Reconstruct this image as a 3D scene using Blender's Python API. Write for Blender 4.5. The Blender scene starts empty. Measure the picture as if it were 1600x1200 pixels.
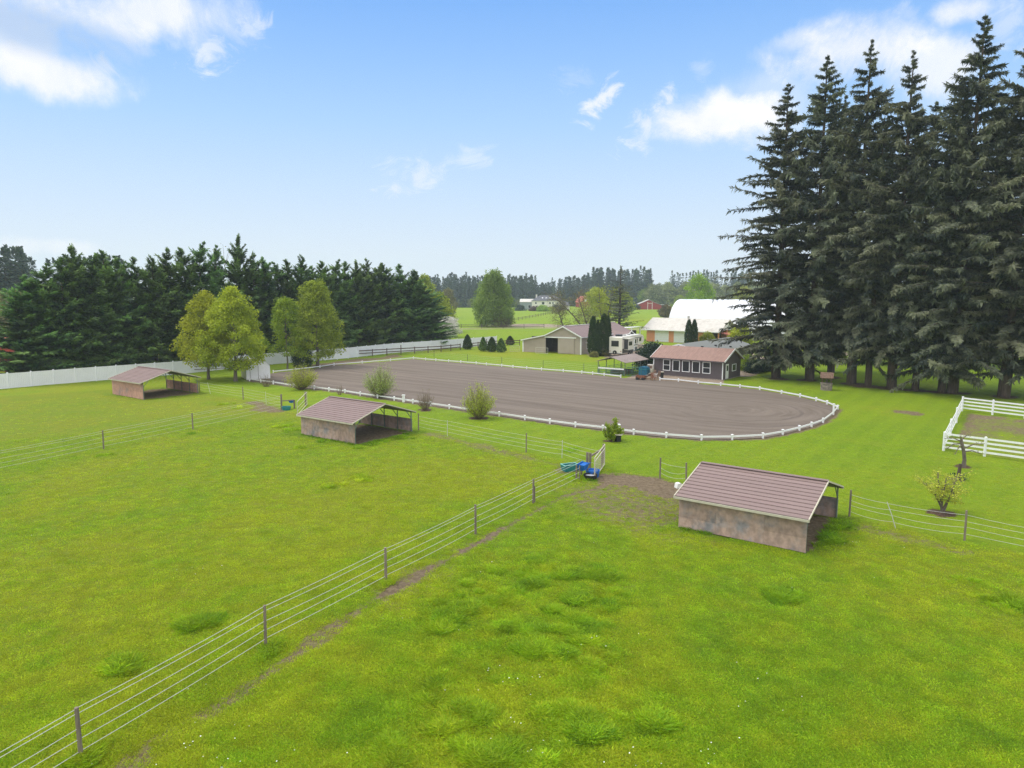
import bpy, math, random
import numpy as np
R = math.radians
PI = math.pi
S = bpy.context.scene
COL = S.collection

# ------------------------------------------------------------------ survey
F, YH, CAMH = 1110.0, 456.0, 12.0
PITCH = math.atan((600 - YH) / F)
CP, SP = math.cos(PITCH), math.sin(PITCH)

def ray(x, y):
    return np.array([(x - 800) / F, CP + (600 - y) / F * SP, -SP + (600 - y) / F * CP])

def G(x, y, z=0.0):
    """ground position (survey of the photograph), at height z"""
    d = ray(x, y)
    t = (z - CAMH) / d[2]
    return np.array([d[0] * t, d[1] * t])

def HZ(P, y):
    """height of something standing at P whose top is seen in photo row y"""
    k = (600 - y) / F
    return CAMH + P[1] * (k * CP - SP) / (CP + k * SP)

def atd(x, d):
    """ground point on photo column x at forward distance d"""
    y = 600 - F * math.tan(PITCH - math.atan(CAMH / d))
    return G(x, y)

# ------------------------------------------------------------------ noise
def _hash(ix, iy, seed):
    h = (ix.astype(np.int64) * 374761393 + iy.astype(np.int64) * 668265263 + seed * 974634653) & 0xffffffff
    h = ((h ^ (h >> 13)) * 1274126177) & 0xffffffff
    h = h ^ (h >> 16)
    return (h & 0xffffff) / float(0xffffff)

def vnoise(x, y, seed=0):
    ix, iy = np.floor(x), np.floor(y)
    fx, fy = x - ix, y - iy
    fx = fx * fx * (3 - 2 * fx); fy = fy * fy * (3 - 2 * fy)
    a = _hash(ix, iy, seed); b = _hash(ix + 1, iy, seed)
    c = _hash(ix, iy + 1, seed); d = _hash(ix + 1, iy + 1, seed)
    return (a * (1 - fx) + b * fx) * (1 - fy) + (c * (1 - fx) + d * fx) * fy

def fbm(x, y, seed=0, oct=4):
    v = 0; a = .5; t = 0
    for o in range(oct):
        v = v + a * vnoise(x * 2 ** o, y * 2 ** o, seed + o * 17); t += a; a *= .5
    return v / t

def sstep(a, b, x):
    t = np.clip((x - a) / (b - a), 0, 1)
    return t * t * (3 - 2 * t)

def segdist(X, Y, pts, closed=False):
    pts = [np.asarray(p, float) for p in pts]
    if closed: pts = pts + [pts[0]]
    best = np.full(X.shape, 1e9)
    for a, b in zip(pts[:-1], pts[1:]):
        d = b - a; L2 = max(d @ d, 1e-9)
        t = np.clip(((X - a[0]) * d[0] + (Y - a[1]) * d[1]) / L2, 0, 1)
        best = np.minimum(best, np.hypot(X - a[0] - t * d[0], Y - a[1] - t * d[1]))
    return best

def inpoly(X, Y, pts):
    inside = np.zeros(X.shape, bool)
    n = len(pts)
    for i in range(n):
        x0, y0 = pts[i]; x1, y1 = pts[(i + 1) % n]
        cond = ((y0 > Y) != (y1 > Y))
        xi = (x1 - x0) * (Y - y0) / ((y1 - y0) if abs(y1 - y0) > 1e-9 else 1e-9) + x0
        inside ^= cond & (X < xi)
    return inside

# ------------------------------------------------------------------ mesh builder
class MB:
    def __init__(s):
        s.v = []; s.n = 0; s.fi = []; s.fs = []; s.t = []
    def add(s, verts, faces, tint=.5):
        verts = np.asarray(verts, float).reshape(-1, 3)
        for f in faces:
            s.fi.append(np.asarray(f, np.int64) + s.n); s.fs.append(np.array([len(f)]))
            s.t.append(np.array([tint]))
        s.v.append(verts); s.n += len(verts)
    def bulk(s, verts, quads, tint=None):
        verts = np.asarray(verts, float).reshape(-1, 3); quads = np.asarray(quads, np.int64)
        m, k = quads.shape
        s.fi.append((quads + s.n).ravel()); s.fs.append(np.full(m, k))
        s.t.append(np.full(m, .5) if tint is None else np.asarray(tint, float))
        s.v.append(verts); s.n += len(verts)
    def box(s, c, size, rz=0, tint=.5, ry=0, rx=0):
        x, y, z = [q / 2 for q in size]
        p = np.array([[-x,-y,-z],[x,-y,-z],[x,y,-z],[-x,y,-z],[-x,-y,z],[x,-y,z],[x,y,z],[-x,y,z]])
        if rx: cc, ss = math.cos(rx), math.sin(rx); p = p @ np.array([[1,0,0],[0,cc,ss],[0,-ss,cc]])
        if ry: cc, ss = math.cos(ry), math.sin(ry); p = p @ np.array([[cc,0,-ss],[0,1,0],[ss,0,cc]])
        if rz: cc, ss = math.cos(rz), math.sin(rz); p = p @ np.array([[cc,ss,0],[-ss,cc,0],[0,0,1]])
        s.add(p + np.asarray(c, float), [(0,3,2,1),(4,5,6,7),(0,1,5,4),(1,2,6,5),(2,3,7,6),(3,0,4,7)], tint)
        return s
    def b2(s, x0, x1, y0, y1, z0, z1, tint=.5):
        return s.box(((x0+x1)/2,(y0+y1)/2,(z0+z1)/2), (abs(x1-x0),abs(y1-y0),abs(z1-z0)), tint=tint)
    def bar(s, a, b, w, h, tint=.5):
        """box beam from a to b: width w (horizontal), height h"""
        a = np.asarray(a, float); b = np.asarray(b, float)
        d = b - a; d /= np.linalg.norm(d)
        side = np.cross(d, [0,0,1]); 
        if np.linalg.norm(side) < 1e-4: side = np.array([1.,0,0])
        side /= np.linalg.norm(side); up = np.cross(side, d)
        o = [(-1,-1),(1,-1),(1,1),(-1,1)]
        p = [q + side * (i * w / 2) + up * (j * h / 2) for q in (a, b) for i, j in o]
        s.add(p, [(0,1,2,3),(7,6,5,4),(0,4,5,1),(1,5,6,2),(2,6,7,3),(3,7,4,0)], tint)
        return s
    def tube(s, pts, rad, k=6, cap=True, tint=.5):
        pts = np.asarray(pts, float); n = len(pts)
        rad = np.full(n, rad, float) if np.isscalar(rad) else np.asarray(rad, float)
        d = np.gradient(pts, axis=0); d /= np.maximum(np.linalg.norm(d, axis=1, keepdims=True), 1e-9)
        ref = np.where(np.abs(d[:, 2:3]) > .9, np.array([[1.,0,0]]), np.array([[0,0,1.]]))
        a = np.cross(d, ref); a /= np.linalg.norm(a, axis=1, keepdims=True); b = np.cross(d, a)
        th = np.arange(k) * 2 * PI / k
        ring = pts[:, None] + rad[:, None, None] * (a[:, None] * np.cos(th)[None, :, None] + b[:, None] * np.sin(th)[None, :, None])
        i, j = np.meshgrid(np.arange(n - 1), np.arange(k), indexing='ij'); i = i.ravel(); j = j.ravel(); j2 = (j + 1) % k
        q = np.stack([i*k+j, i*k+j2, (i+1)*k+j2, (i+1)*k+j], 1)
        base = s.n
        s.bulk(ring.reshape(-1, 3), q, np.full(len(q), tint))
        if cap:
            for idx in (np.arange(k)[::-1], np.arange(k) + (n - 1) * k):
                s.fi.append(idx + base); s.fs.append(np.array([k])); s.t.append(np.array([tint]))
        return s
    def lathe(s, prof, c=(0,0,0), k=16, tint=.5, sx=1, sy=1):
        """prof: list of (r,z)"""
        th = np.arange(k) * 2 * PI / k
        ring = np.array([[[r*math.cos(t)*sx + c[0], r*math.sin(t)*sy + c[1], z + c[2]] for t in th] for r, z in prof])
        n = len(prof)
        i, j = np.meshgrid(np.arange(n - 1), np.arange(k), indexing='ij'); i = i.ravel(); j = j.ravel(); j2 = (j + 1) % k
        q = np.stack([i*k+j, i*k+j2, (i+1)*k+j2, (i+1)*k+j], 1)
        s.bulk(ring.reshape(-1, 3), q, np.full(len(q), tint))
        return s
    def prism(s, poly, h0, h1, axis='y', tint=.5):
        """poly in (x,z) extruded along y, or in (x,y) along z, or (y,z) along x"""
        n = len(poly)
        if axis == 'y': f = lambda p, h: (p[0], h, p[1])
        elif axis == 'x': f = lambda p, h: (h, p[0], p[1])
        else: f = lambda p, h: (p[0], p[1], h)
        v = [f(p, h0) for p in poly] + [f(p, h1) for p in poly]
        s.add(v, [tuple(range(n)), tuple(range(2*n-1, n-1, -1))] + [(i, i+n, (i+1) % n + n, (i+1) % n) for i in range(n)], tint)
        return s
    def kites(s, P, D, Nn, L, W, tint=None, mid=.45):
        """leaf shapes: base P, direction D, face normal about Nn, length L, width W"""
        D = D / np.maximum(np.linalg.norm(D, axis=1, keepdims=True), 1e-9)
        sd = np.cross(D, Nn); sd /= np.maximum(np.linalg.norm(sd, axis=1, keepdims=True), 1e-9)
        L = np.asarray(L)[:, None]; W = np.asarray(W)[:, None]
        m = P + D * L * mid
        V = np.stack([P, m + sd * W / 2, P + D * L, m - sd * W / 2], 1).reshape(-1, 3)
        n = len(P)
        s.bulk(V, np.arange(4 * n).reshape(n, 4), tint)
        return s
    def mesh(s, name):
        me = bpy.data.meshes.new(name)
        v = np.concatenate(s.v).astype(np.float32)
        fi = np.concatenate(s.fi).astype(np.int32); fs = np.concatenate(s.fs).astype(np.int32)
        me.vertices.add(len(v)); me.vertices.foreach_set('co', v.ravel())
        me.loops.add(len(fi)); me.loops.foreach_set('vertex_index', fi)
        st = np.zeros(len(fs), np.int32); st[1:] = np.cumsum(fs)[:-1]
        me.polygons.add(len(fs)); me.polygons.foreach_set('loop_start', st)
        me.polygons.foreach_set('loop_total', fs)
        me.polygons.foreach_set('use_smooth', np.zeros(len(fs), bool))
        a = me.attributes.new('tint', 'FLOAT', 'FACE'); a.data.foreach_set('value', np.concatenate(s.t).astype(np.float32))
        me.update(calc_edges=True)
        return me
    def build(s, name, mat, parent=None, label=None, smooth=False):
        me = s.mesh(name); me.materials.append(mat)
        if smooth: me.polygons.foreach_set('use_smooth', np.ones(len(me.polygons), bool))
        o = bpy.data.objects.new(name, me); COL.objects.link(o)
        if parent is not None: o.parent = parent
        if label: o['label'] = label
        return o

def tag(o, label=None, cat=None, group=None, kind=None):
    if label: o['label'] = label
    if cat: o['category'] = cat
    if group: o['group'] = group
    if kind: o['kind'] = kind
    return o

def thing(name, label, cat, loc=(0,0,0), rz=0, group=None):
    o = bpy.data.objects.new(name, None); COL.objects.link(o)
    o.location = tuple(loc) if len(loc) == 3 else (loc[0], loc[1], 0)
    o.rotation_euler = (0, 0, rz); o.empty_display_size = .3
    return tag(o, label, cat, group)

def kids(o): return [c for c in bpy.data.objects if c.parent == o]

def dup(o, parent=None):
    c = o.copy(); COL.objects.link(c)
    if parent is not None: c.parent = parent
    for ch in kids(o): dup(ch, c)
    return c

# ------------------------------------------------------------------ materials
def newmat(name):
    m = bpy.data.materials.new(name); m.use_nodes = True
    nt = m.node_tree; nt.nodes.clear()
    out = nt.nodes.new('ShaderNodeOutputMaterial')
    return m, nt, out

def N(nt, typ, ins=None, **kw):
    n = nt.nodes.new(typ)
    for k, v in kw.items(): setattr(n, k, v)
    for k, v in (ins or {}).items():
        if hasattr(v, 'is_output'): nt.links.new(v, n.inputs[k])
        else: n.inputs[k].default_value = v
    return n

def c4(c): return (c[0], c[1], c[2], 1)

def MIX(nt, f, a, b, typ='MIX'):
    n = nt.nodes.new('ShaderNodeMix'); n.data_type = 'RGBA'; n.blend_type = typ
    for i, v in ((0, f), (6, a), (7, b)):
        if hasattr(v, 'is_output'): nt.links.new(v, n.inputs[i])
        else: n.inputs[i].default_value = v if i == 0 else c4(v)
    return n.outputs[2]

def MATH(nt, op, a, b=0.0, c=0.0, clamp=False):
    n = nt.nodes.new('ShaderNodeMath'); n.operation = op; n.use_clamp = clamp
    for i, v in enumerate((a, b, c)):
        if hasattr(v, 'is_output'): nt.links.new(v, n.inputs[i])
        else: n.inputs[i].default_value = v
    return n.outputs[0]

def RANGE(nt, v, a, b, lo=0.0, hi=1.0, smooth=True):
    n = nt.nodes.new('ShaderNodeMapRange'); n.clamp = True
    if smooth: n.interpolation_type = 'SMOOTHSTEP'
    nt.links.new(v, n.inputs[0])
    n.inputs[1].default_value = a; n.inputs[2].default_value = b; n.inputs[3].default_value = lo; n.inputs[4].default_value = hi
    return n.outputs[0]

def NOISE(nt, vec, scale, detail=4, rough=.55, dist=0):
    n = N(nt, 'ShaderNodeTexNoise', {'Scale': scale, 'Detail': detail, 'Roughness': rough, 'Distortion': dist})
    if vec is not None: nt.links.new(vec, n.inputs['Vector'])
    return n.outputs['Fac']

def MAPV(nt, vec, scale=(1,1,1), rot=(0,0,0), loc=(0,0,0)):
    n = N(nt, 'ShaderNodeMapping', {'Scale': scale, 'Rotation': rot, 'Location': loc}); nt.links.new(vec, n.inputs['Vector'])
    return n.outputs['Vector']

def ATTR(nt, name, typ='GEOMETRY'):
    n = nt.nodes.new('ShaderNodeAttribute'); n.attribute_name = name; n.attribute_type = typ
    return n.outputs['Fac']

def pm(name, col, rough=.75, var=.12, scale=2.5, stretch=(1,1,1), col2=None, c2range=(.5,.65), c2scale=.8, bump=0, bscale=12, tintvar=0, metallic=0, spec=.35):
    m, nt, out = newmat(name)
    tc = nt.nodes.new('ShaderNodeTexCoord').outputs['Object']
    v = MAPV(nt, tc, stretch)
    f = RANGE(nt, NOISE(nt, v, scale, 5, .6), .3, .7)
    c = MIX(nt, f, [q * (1 - var) for q in col], [min(1, q * (1 + var)) for q in col])
    if col2 is not None:
        f2 = RANGE(nt, NOISE(nt, v, c2scale, 6, .65), *c2range)
        c = MIX(nt, f2, c, MIX(nt, f, [q * (1 - var) for q in col2], [q * (1 + var) for q in col2]))
    if tintvar:
        t = RANGE(nt, ATTR(nt, 'tint'), 0, 1, 1 - tintvar, 1 + tintvar, False)
        hv = N(nt, 'ShaderNodeHueSaturation', {'Value': t}); nt.links.new(c, hv.inputs['Color']); c = hv.outputs['Color']
    b = N(nt, 'ShaderNodeBsdfPrincipled', {'Base Color': c, 'Roughness': rough, 'Metallic': metallic, 'Specular IOR Level': spec})
    if bump:
        bn = N(nt, 'ShaderNodeBump', {'Strength': bump, 'Distance': .02, 'Height': NOISE(nt, v, bscale, 4, .6)})
        nt.links.new(bn.outputs[0], b.inputs['Normal'])
    nt.links.new(b.outputs[0], out.inputs[0])
    return m

def leafm(name, dark, light, tr=.3, rnd=.15, rough=.6):
    m, nt, out = newmat(name)
    t = ATTR(nt, 'tint')
    c = MIX(nt, t, dark, light)
    oi = nt.nodes.new('ShaderNodeObjectInfo').outputs['Random']
    hv = N(nt, 'ShaderNodeHueSaturation', {'Hue': RANGE(nt, oi, 0, 1, .5 - rnd * .12, .5 + rnd * .12, False), 'Value': RANGE(nt, oi, 0, 1, 1 - rnd, 1 + rnd, False), 'Color': c}).outputs[0]
    b = N(nt, 'ShaderNodeBsdfPrincipled', {'Base Color': hv, 'Roughness': rough, 'Specular IOR Level': .25})
    tl = N(nt, 'ShaderNodeBsdfTranslucent', {'Color': hv})
    mx = N(nt, 'ShaderNodeMixShader', {0: tr, 1: b.outputs[0], 2: tl.outputs[0]})
    nt.links.new(mx.outputs[0], out.inputs[0])
    return m

M = {}
M['ply'] = pm('weathered_plywood', (.40,.275,.225), .85, .22, 3.5, (1,1,.8), col2=(.245,.225,.235), c2range=(.44,.70), c2scale=1.0, bump=.4, tintvar=.16)
M['plypink'] = pm('pink_plywood', (.50,.285,.22), .85, .14, 3, (1,1,.8), col2=(.34,.24,.22), c2range=(.5,.7), c2scale=.9, bump=.3, tintvar=.1)
M['mauve'] = pm('mauve_metal_roof', (.235,.170,.157), .6, .05, 1.5, (.3,2,2), col2=(.21,.145,.138), c2range=(.5,.75), tintvar=.05, spec=.2)
M['rustroof'] = pm('rusty_pink_roof', (.275,.165,.13), .55, .12, 1.2, (2,.4,2), col2=(.24,.12,.09), c2range=(.58,.7), c2scale=1.6, tintvar=.08)
M['rustpale'] = pm('faded_rusty_roof', (.26,.205,.18), .6, .1, 1.2, col2=(.2,.10,.075), c2range=(.56,.68), c2scale=.55)
M['cream'] = pm('cream_trim', (.50,.46,.36), .6, .08)
M['steel'] = pm('grey_green_steel', (.16,.19,.17), .5, .1, metallic=.2)
M['dkwood'] = pm('dark_weathered_wood', (.13,.10,.08), .85, .25, 5, (1,1,.2))
M['postwood'] = pm('grey_fence_post', (.21,.17,.13), .85, .25, 6, (1,1,.2), bump=.4)
M['brownrail'] = pm('brown_rail_paint', (.095,.055,.045), .7, .2, 4)
M['wire'] = pm('white_fence_rope', (.52,.52,.48), .6, .05)
M['tpost'] = pm('dark_metal_post', (.07,.08,.07), .6, .1)
M['vinyl'] = pm('white_vinyl', (.74,.74,.77), .45, .03, 1)
M['vinylw'] = pm('white_painted_board', (.80,.80,.80), .5, .04, 2)
M['tan'] = pm('tan_metal_siding', (.40,.335,.285), .6, .04, 1)
M['white'] = pm('white_paint', (.80,.80,.79), .5, .04)
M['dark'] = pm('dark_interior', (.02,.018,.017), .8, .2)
M['void'] = pm('opening_shade', (.06,.045,.04), .85, .3)  # near-black brown carrying the shade inside open doors and bays
M['taupe'] = pm('taupe_grey_siding', (.105,.085,.088), .65, .06, 1)
M['glass'] = pm('window_glass', (.022,.024,.027), .08, .1, spec=.6)
M['orange'] = pm('orange_stucco', (.72,.31,.17), .8, .05, 1.5)
M['paleroof'] = pm('pale_mossy_roof', (.55,.52,.47), .7, .08, 1.5, col2=(.42,.38,.32), c2range=(.5,.75), c2scale=.5)
M['shingle'] = pm('grey_asphalt_shingle', (.20,.205,.19), .9, .1, 6, tintvar=.12)
M['shingledk'] = pm('dark_asphalt_shingle', (.10,.10,.115), .9, .12, 4)
M['membrane'] = pm('white_fabric_cover', (.66,.67,.70), .5, .04, .3)
M['red'] = pm('red_barn_boards', (.30,.028,.022), .7, .12, 1)
M['redhaze'] = pm('pink_red_roof', (.45,.13,.09), .7, .15, .6)
M['rvwhite'] = pm('cream_white_fibreglass', (.74,.70,.62), .35, .03)
M['rvdark'] = pm('charcoal_rv_panel', (.05,.05,.055), .4, .3, 1.5)
M['rvgrey'] = pm('grey_rv_skirt', (.07,.068,.066), .5, .25, 2)
M['rubber'] = pm('black_rubber', (.02,.02,.02), .7, .1)
M['blue'] = pm('blue_plastic', (.012,.13,.46), .4, .08)
M['teal'] = pm('teal_plastic', (.03,.22,.22), .4, .1)
M['tealpale'] = pm('pale_teal_plastic', (.22,.50,.42), .45, .08)
M['tarp'] = pm('blue_tarp', (.010,.105,.175), .5, .2, 3, bump=.8, bscale=5)
M['chrome'] = pm('galvanised_gate', (.50,.48,.42), .45, .08, metallic=.3)
M['bark'] = pm('brown_bark', (.085,.062,.048), .95, .3, 5, (1,1,.25), bump=.8, bscale=14)
M['barkgrey'] = pm('grey_bark', (.15,.125,.10), .95, .25, 6, (1,1,.3), bump=.5)
M['twig'] = pm('brown_twig', (.17,.125,.085), .9, .2, 6)
M['stone'] = pm('grey_stone', (.25,.21,.18), .9, .25, 5, bump=1, bscale=7, tintvar=.25)
M['wellwood'] = pm('weathered_brown_wood', (.16,.10,.07), .85, .2, 5)
M['rustwood'] = pm('reddish_old_wood', (.22,.09,.05), .85, .25, 5)
M['panelgreen'] = pm('green_pipe_panel', (.08,.19,.16), .5, .1)
M['greyblue'] = pm('blue_grey_siding', (.24,.28,.29), .7, .05)
M['housewhite'] = pm('white_stucco', (.72,.68,.62), .8, .04)
M['mulch'] = pm('bark_mulch', (.13,.075,.05), .95, .35, 8, bump=1)
M['flower'] = pm('white_petal', (.8,.8,.74), .7, .03)
M['redflower'] = pm('red_petal', (.5,.05,.03), .7, .2)

M['fir'] = leafm('fir_needles', (.046,.066,.050), (.245,.262,.155), .28, .16)
M['cypress'] = leafm('cypress_sprays', (.038,.080,.028), (.215,.355,.09), .27, .14)
M['yellowleaf'] = leafm('yellow_green_leaves', (.22,.27,.016), (.55,.58,.04), .4, .10)
M['oliveleaf'] = leafm('olive_green_leaves', (.16,.22,.018), (.44,.51,.055), .38, .10)
M['freshleaf'] = leafm('fresh_green_leaves', (.14,.25,.015), (.38,.50,.04), .38, .1)
M['willow'] = leafm('willow_leaves', (.26,.33,.022), (.54,.62,.07), .4, .1)
M['silverwillow'] = leafm('silvery_willow_leaves', (.23,.30,.06), (.44,.54,.15), .38, .1)
M['birch'] = leafm('birch_leaves', (.14,.22,.032), (.31,.42,.07), .38, .1)
M['arbor'] = leafm('arborvitae_sprays', (.025,.05,.018), (.07,.12,.035), .12, .1)
M['darkbush'] = leafm('dark_glossy_leaves', (.012,.028,.014), (.045,.085,.04), .12, .15, .4)
M['brightbush'] = leafm('bright_yellow_leaves', (.28,.33,.02), (.55,.58,.05), .35, .05)
M['blossom'] = leafm('white_blossom', (.45,.42,.36), (.82,.79,.74), .3, .05)
M['bareish'] = leafm('sparse_catkins', (.14,.12,.05), (.30,.28,.10), .3, .15)
M['farconifer'] = leafm('far_conifer_needles', (.03,.052,.038), (.085,.13,.085), .15, .0)
M['fardecid'] = leafm('far_wood_leaves', (.13,.155,.055), (.34,.37,.14), .3, .0)
M['budleaf'] = leafm('pale_young_leaves', (.34,.37,.04), (.66,.66,.10), .38, .1)
HAZE = 0.00028

# ------------------------------------------------------------------ camera, world, sun
cam = bpy.data.cameras.new('camera'); camo = bpy.data.objects.new('camera', cam); COL.objects.link(camo)
camo.location = (0, 0, CAMH); camo.rotation_euler = (PI / 2 - PITCH, 0, 0)
cam.sensor_width = 36; cam.lens = F / 1600 * 36; cam.clip_start = .1; cam.clip_end = 20000
S.camera = camo

SUN_EL, SUN_AZ = R(60), R(-75)      # high, from the left, through thin cloud
sv = (math.sin(SUN_AZ) * math.cos(SUN_EL), math.cos(SUN_AZ) * math.cos(SUN_EL), math.sin(SUN_EL))
from mathutils import Vector
sl = bpy.data.lights.new('sun', 'SUN'); sl.energy = 2.4; sl.angle = R(18); sl.color = (1, .95, .87)
so = bpy.data.objects.new('sun', sl); COL.objects.link(so)
so.rotation_euler = Vector(sv).to_track_quat('Z', 'Y').to_euler(); so.location = (0, 0, 200)

def azel(x, y):
    d = ray(x, y); d = d / np.linalg.norm(d)
    return math.atan2(d[0], d[1]), math.asin(d[2])

def make_world():
    w = bpy.data.worlds.new('World'); S.world = w; w.use_nodes = True
    nt = w.node_tree; nt.nodes.clear()
    out = nt.nodes.new('ShaderNodeOutputWorld'); bg = nt.nodes.new('ShaderNodeBackground')
    sky = nt.nodes.new('ShaderNodeTexSky'); sky.sky_type = 'NISHITA'; sky.sun_disc = False
    sky.sun_elevation = SUN_EL; sky.sun_rotation = SUN_AZ
    sky.air_density = 1.0; sky.dust_density = 1.0; sky.ozone_density = 2.0
    tc = nt.nodes.new('ShaderNodeTexCoord').outputs['Generated']
    nv = N(nt, 'ShaderNodeVectorMath', {0: tc}, operation='NORMALIZE').outputs[0]
    sx = N(nt, 'ShaderNodeSeparateXYZ', {0: nv})
    el = MATH(nt, 'ARCSINE', sx.outputs[2])
    az = MATH(nt, 'ARCTAN2', sx.outputs[0], sx.outputs[1])
    # the blue air: nishita, tinted towards the paler spring sky, whitening to the horizon (thin high cirrus)
    K = SKYK
    g = N(nt, 'ShaderNodeHueSaturation', {'Saturation': 1.12, 'Value': K[0], 'Color': sky.outputs[0]}).outputs[0]
    ramp = N(nt, 'ShaderNodeValToRGB', {0: RANGE(nt, el, 0, R(60), 0, 1, False)})
    cr = ramp.color_ramp; cr.interpolation = 'LINEAR'
    pts = [(0, (.78,.86,.94)), (.05, (.73,.83,.95)), (.13, (.58,.755,.98)), (.21, (.42,.66,.99)), (.28, (.31,.56,.985)), (.37, (.19,.44,.94)), (.55, (.11,.33,.86)), (1, (.09,.24,.66))]
    while len(cr.elements) < len(pts): cr.elements.new(.5)
    for e, (p, c) in zip(cr.elements, pts): e.position = p; e.color = c4(c)
    veil = N(nt, 'ShaderNodeVectorMath', {0: ramp.outputs[0], 'Scale': K[1]}, operation='SCALE').outputs[0]
    base = MIX(nt, K[2], g, veil)
    # clouds
    warp = N(nt, 'ShaderNodeTexNoise', {'Vector': nv, 'Scale': 9.0, 'Detail': 9.0, 'Roughness': .62, 'Distortion': .35})
    n1 = MATH(nt, 'SUBTRACT', warp.outputs['Fac'], .5)
    n2 = MATH(nt, 'SUBTRACT', NOISE(nt, nv, 3.2, 3, .5), .5)
    n4 = MATH(nt, 'SUBTRACT', NOISE(nt, MAPV(nt, nv, (1, 1, 1.5)), 21, 8, .66, .8), .5)
    clouds = [((225,20),(205,72),.95,.1), ((390,45),(55,40),.55,0), ((325,75),(50,45),.7,.1), ((70,115),(125,42),.95,-.1), ((20,60),(90,60),.75,0), ((150,105),(45,35),.6,.2),
              ((650,275),(58,34),.5,.25), ((735,247),(58,20),.35,0), ((942,152),(34,40),.85,.6), ((905,125),(46,22),.18,0),
              ((1112,190),(135,46),1.0,-.05), ((1012,188),(48,44),.7,.6), ((1200,160),(90,60),.35,.2), ((1340,72),(160,66),1.0,-.15), ((1480,100),(120,66),.8,0),
              ((1255,62),(70,30),.6,.2), ((1505,14),(75,34),.8,.1), ((1570,40),(60,60),.4,0), ((1420,22),(30,40),.3,-.5), ((1097,106),(20,20),.25,0),
              ((70,386),(90,16),.55,0), ((-300,150),(160,50),.8,0), ((1950,260),(180,60),.8,0), ((760,-420),(260,120),.7,0), ((100,-300),(200,90),.8,0), ((1500,-260),(220,80),.8,0)]
    mask = None; shade = None
    for (cx, cy), (rx, ry), amt, tilt in clouds:
        a0, e0 = azel(cx, cy)
        ax = abs(azel(cx + rx, cy)[0] - a0); ey = abs(azel(cx, cy - ry)[1] - e0)
        da = MATH(nt, 'MULTIPLY', MATH(nt, 'SUBTRACT', az, a0), 1 / ax)
        de = MATH(nt, 'MULTIPLY', MATH(nt, 'SUBTRACT', el, e0), 1 / ey)
        if tilt: de = MATH(nt, 'MULTIPLY_ADD', da, -tilt, de)
        q = MATH(nt, 'ADD', MATH(nt, 'POWER', MATH(nt, 'ABSOLUTE', da), 2.0), MATH(nt, 'POWER', MATH(nt, 'ABSOLUTE', de), 2.0))
        d = MATH(nt, 'SUBTRACT', 1.0, MATH(nt, 'SQRT', q))
        v = MATH(nt, 'MULTIPLY_ADD', n1, 2.6, MATH(nt, 'MULTIPLY_ADD', n2, 1.6, d)) if rx > 60 else MATH(nt, 'MULTIPLY_ADD', n4, 4.2, MATH(nt, 'MULTIPLY_ADD', n1, 1.0, d))
        wk = MATH(nt, 'MULTIPLY', RANGE(nt, v, -.12, .8) if rx > 60 else RANGE(nt, v, .1, 1.1), amt)
        mask = wk if mask is None else MATH(nt, 'MAXIMUM', mask, wk)
    # grey underside of the bank in the upper left
    a0, e0 = azel(85, 52)
    da = MATH(nt, 'MULTIPLY', MATH(nt, 'SUBTRACT', az, a0), 1 / .12); de = MATH(nt, 'MULTIPLY', MATH(nt, 'SUBTRACT', el, e0), 1 / .030)
    de = MATH(nt, 'MULTIPLY_ADD', da, .55, de)
    gq = MATH(nt, 'SQRT', MATH(nt, 'ADD', MATH(nt, 'MULTIPLY', da, da), MATH(nt, 'MULTIPLY', de, de)))
    gm = RANGE(nt, MATH(nt, 'MULTIPLY_ADD', n1, 1.4, MATH(nt, 'SUBTRACT', 1.0, gq)), -.2, .8)
    ccol = MIX(nt, RANGE(nt, n1, -.2, .2), (.78,.84,.93), (.98,.98,1.0))
    ccol = MIX(nt, MATH(nt, 'MULTIPLY', gm, .9), ccol, (.50,.62,.82))
    ccol = N(nt, 'ShaderNodeVectorMath', {0: ccol, 'Scale': K[1]}, operation='SCALE').outputs[0]
    # added fill light: unseen bright broken cloud deck overhead and behind the camera
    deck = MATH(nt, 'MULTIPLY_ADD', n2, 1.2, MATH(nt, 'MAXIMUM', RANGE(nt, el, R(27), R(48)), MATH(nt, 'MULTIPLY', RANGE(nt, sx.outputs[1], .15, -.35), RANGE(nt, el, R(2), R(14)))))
    dcol = N(nt, 'ShaderNodeVectorMath', {0: MIX(nt, RANGE(nt, n1, -.2, .2), (.86,.90,.96), (1.0,1.0,1.0)), 'Scale': K[1] * DECK_FILL}, operation='SCALE').outputs[0]
    fin = MIX(nt, mask, base, ccol)
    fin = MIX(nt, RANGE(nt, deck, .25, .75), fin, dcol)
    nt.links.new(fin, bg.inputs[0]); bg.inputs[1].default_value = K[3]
    nt.links.new(bg.outputs[0], out.inputs[0])

DECK_FILL = 1.55  # brightness of the unseen cloud added as fill
SKYK = (1.0, 10.7, .93, .1)        # nishita value, veil radiance, veil share, strength
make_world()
S.view_settings.view_transform = 'Standard'; S.view_settings.look = 'None'
S.view_settings.exposure = 0.0; S.view_settings.gamma = 1.0
try: S.view_settings.use_curve_mapping = False
except Exception: pass
S.cycles.max_bounces = 6; S.cycles.transparent_max_bounces = 6; S.cycles.diffuse_bounces = 3
S.cycles.volume_bounces = 1; S.cycles.use_denoising = True; S.cycles.denoiser = 'OPENIMAGEDENOISE'; S.cycles.denoising_input_passes = 'RGB_ALBEDO_NORMAL'; S.cycles.denoising_prefilter = 'NONE'
S.cycles.caustics_reflective = False; S.cycles.caustics_refractive = False

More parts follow.
